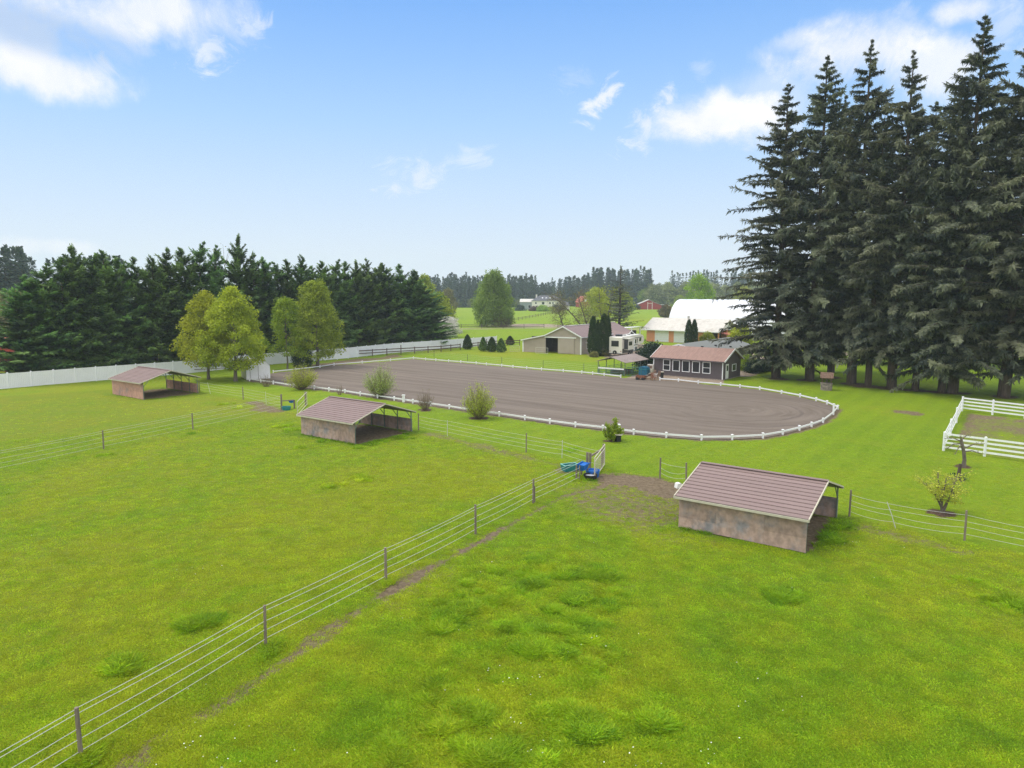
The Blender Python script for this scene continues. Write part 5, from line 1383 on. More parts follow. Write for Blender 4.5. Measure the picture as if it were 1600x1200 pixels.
# ---- the big firs on the right
def firprof(t): return 7.7 * (1 - np.exp(-(1 - np.clip(t, 0, 1)) * 37 / 15.)) * (.85 + .15 * np.clip(t / .10, 0, 1)) * (1 - .10 * np.sin(t * 9)) + .1
def fir_kind(sd, scale=1.0, h0=3.4, gap=.17, nbr=8):
    return tree_kind(conifer(sd, 40, h0, lambda t: firprof(t) * scale, 54, nbr, 46, .76, .25,
        lambda t: 22 * t - 2, lambda t: -24 + 34 * t, hang=.85, face=.85, gap=gap, trunk_r=.47, jit=.36, nlat=2, tipup=.05), 'fir', 'bark')
FIRS = [fir_kind(101), fir_kind(102, .9, 4.4, .2), fir_kind(103, 1.05, 2.6, .17), fir_kind(104, .82, 4.6, .24, 7)]
rf = random.Random(8)
firs = [  # trunk foot in the photo, row of the treetop, kind, width
    ((1265,594), 88, 0, 1.0, 'leftmost tall fir, its thick trunk standing left of the wishing well'),
    ((1212,590), 132, 2, 1.08, 'shorter fir whose low boughs hang over the right end of the cabin'),
    ((1298,582), 150, 3, .9, 'slender fir right behind the wishing well'),
    ((1330,600), 62, 1, .95, 'tall fir whose spire rises second from the left in the grove'),
    ((1356,604), 165, 3, .8, 'thin fir stem third to the right of the wishing well'),
    ((1393,607), 80, 1, .95, 'fir whose spire stands before the white cloud, middle of the grove'),
    ((1430,610), 160, 3, .85, 'fir with thin trunk left of the close pair of trunks'),
    ((1471,613), 120, 0, .85, 'left fir of the close pair of trunks behind the brown paddock'),
    ((1488,614), 28, 2, 1.0, 'right fir of the close pair, with the tallest spire of the grove'),
    ((1568,620), 30, 1, 1.05, 'thick fir trunk standing directly behind the white paddock fence'),
    ((1640,622), 40, 0, 1.05, 'fir at the right border of the photo'),
    ((1310,566), 190, 2, .85, 'fir in the back row of the grove, seen between the first trunks'),
    ((1410,570), 175, 2, .9, 'fir in the back row of the grove, behind the middle trunks'),
    ((1530,572), 160, 0, .95, 'fir in the back row of the grove, behind the white paddock'),
]
for (px, top, k, wd, lab) in firs:
    p = G(*px); H = HZ(p, top)
    plant(FIRS[k], 'fir_tree', lab, 'fir tree', p, (wd * H / 40 * rf.uniform(.98, 1.05) if H > 30 else wd * 1.0, wd * H / 40 if H > 30 else wd, H / 40), rf.uniform(0, 6.28), 'grove of tall firs on the right')

# ---- dark conifer row behind the white fence
def cyprof(t): return 4.0 * np.clip(1 - t ** 2.7, 0, 1) * (.8 + .2 * np.clip(t / .1, 0, 1)) + .12
def cyp_kind(sd, lean, w=1.0):
    return tree_kind(conifer(sd, 17, .4, lambda t: cyprof(t) * w, 24, 8, 24, 1.0, .30, lambda t: 26 + 30 * t, lambda t: -16 + 50 * t,
        hang=.3, face=.7, vary=.33, gap=.1, lean=lean, trunk_r=.22, jit=.34, nlat=2, tipup=.12), 'cypress', 'bark')
CYP = [cyp_kind(201, .5), cyp_kind(202, -.4, 1.08), cyp_kind(203, .9, .95), cyp_kind(204, -.2, 1.0), cyp_kind(205, .3, 1.1)]
rc = random.Random(5)
row_top = [(30,470),(48,430),(75,412),(100,402),(125,388),(150,398),(170,392),(197,400),(215,402),(240,404),(262,388),(292,388),(315,378),(340,384),(372,372),(398,398),(418,402),(437,410),(452,405),(470,402),(489,416),(508,408),(525,405),(540,408),(560,410),(576,404),(593,412),(605,410),(627,412),(645,424),(662,446),(676,478)]
wfc = np.array(WF); wd_ = np.linalg.norm(np.diff(wfc, axis=0), axis=1)
ordn = ['first','second','third','fourth','fifth','sixth','seventh','eighth','ninth','tenth','eleventh','twelfth','thirteenth','fourteenth','fifteenth','sixteenth']
for i, (px, py) in enumerate(row_top):
    # stand 3.5 m behind the fence on this photo column
    ang_ = (px - 800) / F
    best = None
    for a, b in zip(wfc[:-1], wfc[1:]):
        for t in np.linspace(0, 1, 60):
            q = a + (b - a) * t
            n = np.array([-(b-a)[1], (b-a)[0]]) / np.linalg.norm(b-a)
            q = q + n * (5.4 + (i % 3) * .5)
            # photo column of a 8 m high point at q
            zc = q[1] * CP - (8 - CAMH) * SP
            e = abs(q[0] / zc - ang_)
            if best is None or e < best[0]: best = (e, q)
    p = best[1]; H = HZ(p, py + 2)
    dist = min(i, len(row_top) - 1 - i)
    lab = f"dark conifer in the dense row, {ordn[i]} from its left end" if i < 16 else f"dark conifer in the dense row, {ordn[len(row_top)-1-i]} from the white blossom tree"
    wds = rc.uniform(.92, 1.12) * (1.05 if i < 3 else 1.0) * (1.25 if i > 28 else 1)
    plant(CYP[i % 5] if i != 13 else CYP[2], 'conifer_tree', lab, 'conifer', p, (wds * 1.05, wds * 1.05, H / 17), rc.uniform(0, 6.28), 'dark conifer row behind the white fence')

# ---- broadleaf trees
egg = lambda t: math.sin(PI * min(1, max(0, .04 + .96 * t)) ** .72) ** .75 * (1 - .25 * t)
def kindb(*a, mat='yellowleaf', wood='barkgrey', **k): return tree_kind(broadleaf(*a, **k), mat, wood)
p1 = G(368,595.5); H1 = HZ(p1, 452)
plant(kindb(301, H1, 8.8, 1.7, 220, 110, .25, .85, egg, trunk_r=.24, lobes=.3, shell=.45), 'yellow_green_tree', 'right of two golden green leafy trees, by the garden shed, with the taller crown', 'tree', p1, 1, .4)
p2 = G(326,593); H2 = HZ(p2, 458)
plant(kindb(302, H2, 7.8, 2.0, 170, 105, .25, .80, egg, trunk_r=.2, lobes=.3, shell=.45, mat='yellowleaf'), 'yellow_green_tree', 'left of two golden green leafy trees, behind the farthest shelter', 'tree', p2, 1, 1.4)
p3 = G(449,577); H3 = HZ(p3, 465)
plant(kindb(303, H3, 6.6, 2.4, 95, 80, .24, .75, lambda t: (1 - t) ** .7 * .85 + .15, trunk_r=.14, lobes=.4, mat='freshleaf'), 'fresh_green_tree', 'bright fresh green tree with open layered branches in front of the olive tree', 'tree', p3, 1, .2)
p4 = G(496,573); H4 = HZ(p4, 439)
plant(kindb(304, H4, 9.0, 1.6, 240, 105, .26, .86, lambda t: (1.02 - t) ** .55 * (.75 + .25 * min(1, t / .2)), trunk_r=.26, lobes=.22, shell=.4, mat='oliveleaf'), 'olive_green_tree', 'dense olive green conical tree at the left end of the arena', 'tree', p4, 1, 2)
p5 = G(474,574); 
plant(kindb(305, 3.2, 3.4, .1, 60, 130, .16, .6, lambda t: math.sqrt(max(0, 1 - t * t)), trunk_r=.1, mat='darkbush', shell=.4), 'dark_bush', 'rounded dark green bush at the foot of the olive tree', 'bush', p5)
# birch in the field, shrub skirt
pb = G(772,510.5); Hb = HZ(pb, 426)
plant(kindb(306, Hb, 15.5, .8, 240, 130, .50, 1.5, lambda t: (.9 if t < .35 else .9 - (t - .35) * .95) * (.85 + .15 * min(1, t * 6)), trunk_r=.35, lobes=.2, shell=.3, mat='birch', flat=1.2, limb=60), 'birch_tree', 'large soft green birch standing alone in the middle of the far field', 'tree', pb)
pb2 = G(783,510.8)
plant(tree_kind(twigshrub(307, 6.2, 9, 150, 40, .35, bare=True, base=1.6, rad=.03), 'bareish', 'twig'), 'twiggy_thicket', 'greyish twiggy thicket at the foot of the lone birch', 'bush', pb2)
# trees behind the right end of the conifer row
for (px, y0, top, W_, mat, lab, sd) in ((664,520,432,13,'oliveleaf','pale yellow green tree rising behind the right end of the conifer row',311),(686,519,458,11,'oliveleaf','yellowish round tree peeping out at the right end of the conifer row',312),
        (700,497,452,9,'bareish','pale leafing tree at the edge of the far left forest',313)):
    p = G(px, y0); H = HZ(p, top); plant(kindb(sd, H, W_, 1.5, 100, 90, .5, 1.3, egg, trunk_r=.3, mat=mat, shell=.4), 'leafy_tree', lab, 'tree', p)
pw = G(696,527); Hw = HZ(pw, 496)
plant(kindb(314, Hw, 7.2, .3, 120, 90, .26, .8, lambda t: math.sqrt(max(0, 1 - (t - .25) ** 2)) if t > .25 else .7 + t, trunk_r=.14, mat='blossom', shell=.4, droop=.7), 'blossom_tree', 'white flowering tree at the right end of the dark conifer row', 'tree', pw)
# bare trees behind the conifer row and behind the barn
pt = G(350,556); Ht = HZ(pt, 372)
plant(tree_kind(twigshrub(315, Ht, 7, 34, 14, .5, bare=True, base=.5, rad=.05), 'bareish', 'twig'), 'bare_tree', 'tall thin tree with a feathery pale top rising above the conifer row', 'tree', pt)

def leaning_tree(seed, pts, r0, ntw, leafn, leaf, mat, tw=2.5):
    rg = np.random.default_rng(seed); crown, wood = MB(), MB()
    for path in pts:
        path = np.array(path, float); k = len(path)
        wood.tube(path, r0 * np.linspace(1, .25, k), 7)
        for i in range(ntw):
            s = rg.uniform(.3, 1); f = s * (k - 1); j = min(int(f), k - 2)
            p = path[j] + (path[j+1] - path[j]) * (f - j)
            d = rg.normal(0, 1, 3); d[2] = rg.normal(.35, .45); d = d / np.linalg.norm(d) * tw * rg.uniform(.5, 1.2)
            m = p + d * .55 + [0, 0, .15]; e = p + d + np.array([0, 0, -.25])
            wood.tube(np.array([p, m, e]), [.045, .03, .01], 4, False)
            for q in range(3):
                dd = rg.normal(0, .8, 3); wood.tube(np.array([m, m + dd * .6, m + dd]), [.02, .014, .006], 3, False)
            if leafn:
                P = m + rg.normal(0, .55, (leafn, 3)) + (e - m) * rg.uniform(-.2, 1, (leafn, 1)); ln = leaf * rg.uniform(.6, 1.4, leafn)
                crown.kites(P, rg.normal(0, 1, (leafn, 3)), rg.normal(0, 1, (leafn, 3)), ln, ln * .5, np.clip(rg.normal(.45, .25, leafn), 0, 1))
    return crown, wood
pa = atd(922, 176)
plant(tree_kind(leaning_tree(321, [[(0,0,-.2),(-1.4,.2,2.6),(-4,.5,6),(-7.5,.6,9.5),(-10,.4,11)],[(.2,.3,-.2),(-.6,.4,3.5),(-2,.3,7.5),(-3.2,.5,11.5)],[(-6,.5,-.2),(-6.5,.4,3),(-7.5,.2,6),(-8.2,.2,8)]], .26, 46, 30, .26, 'bareish', 3.0), 'bareish', 'barkgrey'), 'leaning_tree', 'group of leaning nearly bare trunks behind the tan barn', 'tree', pa)
pa2 = atd(943, 180)
plant(tree_kind(leaning_tree(322, [[(0,0,-.2),(-.3,.2,4),(-1,.3,8),(-1.3,.2,13)],[(.6,.3,-.2),(.9,.4,5),(1.8,.3,9.5),(2.0,.2,13)]], .2, 24, 40, .36, 'yellowleaf', 2.6), 'yellowleaf', 'barkgrey'), 'budding_tree', 'tall thin tree with yellow green buds directly behind the columnar evergreens', 'tree', pa2)
pa3 = atd(966, 178); 
plant(tree_kind(conifer(323, 20, 3.5, lambda t: 4.2 * (1 - t) ** .8 + .3, 30, 5, 9, .8, .3, lambda t: 15 - 5 * t, lambda t: -15 + 20 * t, hang=.7, gap=.28, trunk_r=.3, jit=.45, tipup=.1), 'fir', 'bark'), 'sparse_conifer', 'tall ragged half bare conifer behind the tan barn', 'conifer', pa3, (1.35, 1.35, HZ(pa3, 416) / 20))
for (px, d, top, W_, mat, lab, sd) in ((1008,580,450,17,'freshleaf','bright green round tree behind the far red barn',331),(1040,330,478,7,'bareish','thin pale tree left of the white hoop barn',332),
        (1091,300,428,15.5,'freshleaf','large fresh green tree rising behind the white hoop barn',333),(1160,420,447,13,'yellowleaf','yellowish tree right behind the hoop barn near the firs',334),
        (930,300,452,14,'yellowleaf','yellow green tree in front of the far conifer wood',335),(976,330,458,10,'oliveleaf','pale olive tree left of the far red barn',336),
        (1062,470,462,10,'oliveleaf','small round tree above the left end of the hoop barn roof',337)):
    p = atd(px, d); H = HZ(p, top); plant(kindb(sd, H, W_, H * .12, 110, 90, .55, W_ / 8.5, egg, trunk_r=.3, mat=mat, shell=.35), 'leafy_tree', lab, 'tree', p)
# evergreen columns
AR = [tree_kind(column_bush(341, 6.4, 1.75, 5200, .28, 3.2, .4), 'arbor', 'bark'), tree_kind(column_bush(342, 6.4, 1.75, 5200, .28, 2.6, .4), 'arbor', 'bark')]
for (px, y0, top, w, k, lab) in ((926,556.5,493,.98,0,'left columnar evergreen of the pair beside the tan barn'),(933.5,556.5,499,.72,1,'narrow columnar evergreen squeezed between two taller ones by the tan barn'),(943,556,489,1.1,0,'tallest columnar evergreen, between the tan barn and the travel trailer'),(949.5,555,493,.8,1,'right columnar evergreen just left of the travel trailer'),
        (1075.5,541,498.5,.92,0,'left columnar evergreen in front of the orange garage'),(1084,541,498.5,.92,1,'right columnar evergreen in front of the orange garage')):
    p = G(px, y0); H = HZ(p, top); plant(AR[k], 'columnar_evergreen', lab, 'evergreen', p, (w, w, H / 6.4), px, 'columnar evergreens in the yard')
SM = [tree_kind(column_bush(351, 3.0, 2.0, 3800, .22, 1.7, .45), 'arbor', 'bark'), tree_kind(column_bush(352, 3.0, 2.1, 3800, .22, 1.5, .45), 'cypress', 'bark')]
for (px, y0, top, w, k, lab) in ((730.5,546,523,.98,0,'dark cone shaped shrub farthest left on the grass behind the arena'),(755,549,527,.85,1,'slim dark shrub, left of the cluster of three by the white fence end'),(768.5,550,527,1.0,0,'middle dark cone shrub of the cluster of three by the white fence end'),(783,550.5,529,1.0,1,'right dark shrub of the cluster of three by the white fence end'),(797,539,525,1.0,0,'dark shrub behind the board fence left of the tan barn')):
    p = G(px, y0); H = HZ(p, top); plant(SM[k], 'cone_shrub', lab, 'shrub', p, (w, w, H / 3.0), px, 'dark cone shrubs behind the arena')
def bush(sd, px, y0, W_, H, mat, lab, leaf=.2, name='bush', n=60, flat=.8):
    plant(kindb(sd, H, W_, .1, n, 110, leaf, W_ / 5.0, lambda t: math.sqrt(max(0.02, 1 - t * t)), trunk_r=.06, mat=mat, shell=.4, flat=flat, limb=14), name, lab, 'bush', G(px, y0))
bush(361,1020,577,4.8,3.6,'darkbush','large dark glossy bush between the travel trailer and the grey cabin',.26,n=110)
bush(362,1157,545,5.2,4.8,'brightbush','bright yellow green bush rising behind the house roof near the firs',.25,n=90)
bush(363,1105,541,3.2,3.0,'oliveleaf','olive shrub at the right front of the orange garage',.2)
bush(364,928,558,1.4,.9,'bareish','low pale shrub at the foot of the left columnar evergreen',.16)
bush(365,945,556,1.7,1.0,'bareish','low pale shrub between the columnar evergreens and the trailer',.16)
bush(366,1168,578,3.2,2.0,'freshleaf','bright green bush right of the cabin by the path',.18)
bush(367,1178,582,3.0,1.7,'darkbush','clipped dark green bush right of the cabin, nearest the firs',.16)
bush(368,1190,580,3.0,1.6,'darkbush','second clipped dark bush right of the cabin, beside the red flowers',.16)
bush(369,1200,579,1.4,.7,'blossom','low red flowering plant under the left fir boughs',.12,'flower_bush',n=24)
for o_ in list(bpy.data.objects):
    if o_.name.startswith('flower_bush'):
        for ch in kids(o_):
            if ch.name.startswith('crown'):
                ch.data = ch.data.copy(); ch.data.materials.clear(); ch.data.materials.append(leafm('red_flowers', (.18,.03,.02), (.5,.06,.04), .2))
for i, (px, y0, W_, H, mat, lab) in enumerate(((812,485.5,7,3,'darkbush','dark shrub left of the far outbuilding'),(836,486,6,2.6,'redtwig','brownish red round shrub in front of the far farmhouse'),(848,486.5,8,3,'freshleaf','bright green shrub in front of the far farmhouse'),(870,485.5,9,3.2,'darkbush','dark shrub at the right corner of the far farmhouse'),(860,486,6,2,'oliveleaf','low olive shrub in front of the far farmhouse door'))):
    if mat == 'redtwig':
        M['redtwig'] = leafm('reddish_shrub_leaves', (.07,.03,.025), (.17,.08,.06), .2)
    bush(371 + i, px, y0, W_, H, mat, lab, .5, n=30)
# tarpaulin-dark machinery by red barn is read as hedge
bush(378,991,484,8,3.4,'darkbush','dark round bush left of the far red barn',.5,n=30)

# ---- shrubs along the arena
def shrub(sd, px, y0, top, W_, nst, nl, leaf, mat, name, lab, cat='shrub', bare=False, lw=.4, rad=.012, base=.12):
    p = G(px, y0); H = HZ(p, top)
    plant(tree_kind(twigshrub(sd, H, W_, nst, nl, leaf, bare=bare, lw=lw, rad=rad, base=base), mat, 'twig'), name, lab, cat, p, crownname='leaves', woodname='stems')
shrub(401,471,609,563.5,4.1,130,48,.12,'willow','willow_shrub','round yellow green willow shrub on the lawn left of the middle shelter')
shrub(402,594,621,562,4.2,140,50,.12,'silverwillow','willow_shrub','greyish green vase shaped willow shrub directly behind the middle shelter roof')
shrub(403,748,654,591,3.3,140,50,.11,'willow','willow_shrub','bright yellow green upright willow shrub in a mulch ring below the arena')
shrub(404,665,641,602,2.2,60,4,.10,'bareish','bare_shrub','bare brown twiggy shrub in a mulch ring between two willow shrubs',bare=True)
shrub(405,416,604.5,580,2.4,40,3,.10,'bareish','bare_shrub','small bare branching shrub in front of the garden shed',bare=True)
shrub(406,531,617,597,1.5,14,2,.10,'bareish','bare_shrub','thin bare stems beyond the ridge of the middle shelter',bare=True)
shrub(407,955,689,650,1.9,26,110,.13,'freshleaf','small_tree','small round leafed tree beside the black pot at the arena rail','tree',lw=.7,rad=.018,base=.10)
# young yellow tree and pruned apple tree by the white paddock
py_ = G(1472,800)
def budtree():
    rg = np.random.default_rng(411); crown, wood = MB(), MB()
    for a, b in (((0,0,-.1),(-.35,.1,2.2)),((.06,.02,-.1),(.75,.1,2.1)),((-.05,0,-.1),(-.1,-.3,2.0)),((0,.05,.2),(-.9,.2,1.6)),((0,0,.1),(.6,-.3,1.5))):
        a, b = np.array(a), np.array(b); m = a + (b - a) * .5 + rg.normal(0, .06, 3)
        wood.tube(np.array([a, m, b]), [.055, .04, .018], 6)
        for i in range(12):
            s = rg.uniform(.35, 1); p = a + (b - a) * s; d = rg.normal(0, 1, 3); d[2] = abs(d[2]) * .25 + .12; d = d / np.linalg.norm(d) * rg.uniform(.4, 1.0)
            wood.tube(np.array([p, p + d * .5 + [0,0,.03], p + d]), [.014, .01, .005], 4, False)
            n = 30; q = p + d * rg.uniform(.3, 1.1, (n, 1)) + rg.normal(0, .09, (n, 3)); ln = .11 * rg.uniform(.6, 1.4, n)
            crown.kites(q, rg.normal(0, 1, (n, 3)), rg.normal(0, 1, (n, 3)), ln, ln * .6, np.clip(rg.normal(.5, .25, n), 0, 1))
    return crown, wood
plant(tree_kind(budtree(), 'budleaf', 'barkgrey'), 'young_tree', 'young forked tree with pale yellow leaves in a mulch ring by the right rope fence', 'tree', py_)
def apple():
    rg = np.random.default_rng(421); crown, wood = MB(), MB()
    wood.tube([(0,0,-.1),(.05,0,.5),(-.02,.05,1.1),(-.22,.05,1.75),(-.3,.02,2.0)], [.17,.13,.12,.12,.09], 9)
    for k, (b, e) in enumerate((((-.25,.05,1.7),(-1.5,-.2,1.35)),((-.25,.05,1.85),(-1.3,.4,2.0)),((-.1,.05,1.3),(1.3,-.2,1.75)),((-.05,.05,1.1),(1.0,-.3,1.0)),((-.28,.03,1.95),(.6,.3,2.3)),((-.2,.05,1.6),(-1.0,-.5,1.0)),((-.28,.03,1.95),(-.6,-.3,2.25)))):
        b, e = np.array(b), np.array(e); m = b + (e - b) * .5 + np.array([0, 0, .16])
        wood.tube(np.array([b, m, e]), [.055, .04, .014], 6)
        for i in range(8):
            s = rg.uniform(.3, 1); p = b + (e - b) * s + np.array([0, 0, .16 * (1 - abs(2 * s - 1))]); d = rg.normal(0, .2, 3); d[2] = rg.uniform(-.1, .35)
            wood.tube(np.array([p, p + d]), [.012, .004], 4, False)
            n = 5; q = p + d * rg.uniform(.2, 1, (n, 1)) + rg.normal(0, .04, (n, 3)); crown.kites(q, rg.normal(0, 1, (n, 3)), rg.normal(0, 1, (n, 3)), np.full(n, .07), np.full(n, .04))
    return crown, wood
plant(tree_kind(apple(), 'willow', 'barkgrey'), 'apple_tree', 'old pruned nearly bare apple tree in front of the white paddock fence', 'tree', G(1505,729), .95)
q = G(1497,750); t = thing('tree_stump', 'small dark leafy stump between the apple tree and the yellow budding tree', 'stump', (q[0], q[1], 0))
MB().tube([(0,0,-.05),(.02,0,.5),(.10,.03,1.05)], [.14,.11,.09], 9).build('stem', M['bark'], t)
rg = np.random.default_rng(5); c = MB(); n = 140; c.kites(np.array([.0,0,.1]) + rg.normal(0, .28, (n,3)) * [1,1,.4] + [0,0,.12], rg.normal(0,1,(n,3)) + [0,0,.5], rg.normal(0,1,(n,3)), np.full(n,.14), np.full(n,.06)); c.build('sprouts', M['darkbush'], t)

# ---- background bushes and trees seen under the firs
for i, (px, d, W_, H, mat, lab) in enumerate(((1300,165,9,6,'brightbush','yellow green shrub glimpsed between the fir trunks, far left gap'),(1440,150,10,7,'freshleaf','bright green tree glimpsed between the fir trunks behind the paddock'),(1530,170,14,9,'oliveleaf','olive tree behind the right firs'),(1360,190,14,8,'oliveleaf','olive tree behind the middle firs'),(1600,160,14,9,'freshleaf','green tree behind the firs at the right border'))):
    p = atd(px, d); plant(kindb(381 + i, H, W_, .6, 70, 90, .45, W_ / 7, egg, trunk_r=.2, mat=mat, shell=.4), 'leafy_tree', lab, 'tree', p)

# ---- far woods: masses nobody could count
def far_wood(name, label, rows, mat, conif=True, seed=1):
    """rows: (photo x0, x1, distance, depth spread, top row at x0, top row at x1, count)"""
    rg = np.random.default_rng(seed); protos = []
    for k in range(4):
        if conif:
            c, w = conifer(900 + seed * 10 + k, 20, 1.0, lambda t: 3.0 * (1 - t) ** .75 + .15, 26, 7, 3, 1.9, .55, lambda t: 5 + 20 * t, lambda t: -20 + 30 * t, hang=.3, gap=.1, trunk_r=.25, limbs=False, nlat=1, jit=.3)
        else:
            c, w = broadleaf(900 + seed * 10 + k, 20, 15, 1.0, 70, 26, 1.25, 2.0, egg, trunk_r=.3, shell=.45, limb=14)
        protos.append((np.concatenate(c.v), np.concatenate(c.fi).reshape(-1, 4), np.concatenate(c.t), w))
    mb, wb = MB(), MB()
    for (x0, x1, d, sp, y0, y1, n) in rows:
        for i in range(n):
            px = rg.uniform(x0, x1); dd = d + rg.uniform(-.2, 1) * sp
            p = atd(px, dd); top = y0 + (y1 - y0) * (px - x0) / (x1 - x0) + rg.normal(1.0, 3.2)
            H = max(6, HZ(p, top)); s = H / 20; v, q, t, w = protos[rg.integers(0, 4)]
            a = rg.uniform(0, 6.28); ws = s * rg.uniform(.8, 1.25) if not conif else (.55 * s + .45) * rg.uniform(.95, 1.45)
            R_ = np.array([[math.cos(a), -math.sin(a), 0], [math.sin(a), math.cos(a), 0], [0, 0, 1]])
            V = (v * [ws, ws, s]) @ R_.T + [p[0], p[1], 0]
            dt = rg.normal(0, .22)
            mb.bulk(V, q, np.clip(t + dt, 0, 1))
            for wv, in zip(w.v[:1]): pass
            wb.tube([(p[0], p[1], -.2), (p[0], p[1], H * .8)], [.3 * s + .05, .05], 5, False)
    root = bpy.data.objects.new(name, None); COL.objects.link(root); tag(root, label, 'woodland', None, 'stuff')
    mb.build('foliage', M[mat], root); wb.build('trunks', M['bark'], root)
    return root
far_wood('far_wood', 'dark conifer forest beyond the left far field, behind the lone birch', [(640,838,560,60,434,434,210),(800,850,900,60,443,446,40),(520,660,420,60,428,436,60)], 'farconifer', True, 1)
far_wood('far_wood', 'dark conifer wood behind the white farmhouse and the leaning trees', [(838,935,600,50,447,429,110),(925,1016,590,50,423,423,85)], 'farconifer', True, 2)
far_wood('far_wood', 'grey green leafing woodland behind the hoop barn and right of the far conifers', [(1008,1190,560,60,446,446,60),(1180,1700,560,60,442,440,60),(690,835,545,6,470,470,26)], 'fardecid', False, 3)
far_wood('far_wood', 'high dark conifer ridge behind the pale woodland, right of centre', [(1048,1180,720,60,426,426,60),(1150,1750,720,60,424,420,90)], 'farconifer', True, 4)
far_wood('far_wood', 'dark forest at the far left behind the conifer row', [(-160,45,210,40,398,392,75),(45,200,260,40,402,404,40)], 'farconifer', True, 5)
far_wood('far_wood', 'brownish bushes at the far left border above the white fence', [(-120,40,165,20,455,462,22)], 'bareish', False, 6)

# ------------------------------------------------------------------ grass: blades standing in the pasture (nobody could count it)
def tuft(seed, n, h0, h1, rad, wid, lean):
    rg = np.random.default_rng(seed); mb = MB()
    a = rg.uniform(0, 2*PI, n); r = rad * np.sqrt(rg.uniform(0, 1, n))
    P = np.stack([r*np.cos(a), r*np.sin(a), -.03 + 0*a], 1)
    b = a + rg.normal(0, .9, n)
    D = np.stack([np.cos(b)*lean*rg.uniform(.2, 1.2, n), np.sin(b)*lean*rg.uniform(.2, 1.2, n), np.ones(n)], 1)
    L = rg.uniform(h0, h1, n); D = unit(D); side = unit(np.cross(D, rg.normal(0, 1, (n, 3))))
    m = P + D * (L*.55)[:, None]; tip = m + unit(D + np.stack([np.cos(b), np.sin(b), -.3+0*b], 1)*.75) * (L*.5)[:, None]
    w = wid * rg.uniform(.7, 1.3, n)
    V = np.stack([P - side*(w/2)[:, None], P + side*(w/2)[:, None], m + side*(w*.42)[:, None], m - side*(w*.42)[:, None], tip], 1).reshape(-1, 3)
    i = np.arange(n) * 5; t = np.clip(rg.normal(.5, .25, n), 0, 1)
    mb.bulk(V, np.stack([i, i+1, i+2, i+3], 1), t)
    mb.bulk(np.zeros((0,3)), np.zeros((0,3), int)) if False else None
    mb.fi.append((np.stack([i+3, i+2, i+4], 1) ).ravel()); mb.fs.append(np.full(n, 3)); mb.t.append(t)
    return mb

def grass_material():
    m, nt, out = newmat('grass_blades')
    h = ATTR(nt, 'hue', 'INSTANCER'); t = ATTR(nt, 'tint')
    hh = MATH(nt, 'MULTIPLY_ADD', MATH(nt, 'SUBTRACT', t, .5), .55, h)
    rp = N(nt, 'ShaderNodeValToRGB', {0: hh}); cr = rp.color_ramp
    pts = [(0, GRASS[0]), (.35, GRASS[1]), (.75, GRASS[2]), (1, GRASS[3])]
    while len(cr.elements) < 4: cr.elements.new(.5)
    for e, (p, c) in zip(cr.elements, pts): e.position = p; e.color = c4(c)
    lit = N(nt, 'ShaderNodeHueSaturation', {'Value': MATH(nt, 'MULTIPLY', ATTR(nt, 'shade', 'INSTANCER'), 1.5), 'Color': rp.outputs[0]}).outputs[0]
    b = N(nt, 'ShaderNodeBsdfPrincipled', {'Base Color': lit, 'Roughness': .6, 'Specular IOR Level': .2})
    tl = N(nt, 'ShaderNodeBsdfTranslucent', {'Color': lit})
    mx = N(nt, 'ShaderNodeMixShader', {0: .45, 1: b.outputs[0], 2: tl.outputs[0]}); nt.links.new(mx.outputs[0], out.inputs[0])
    return m

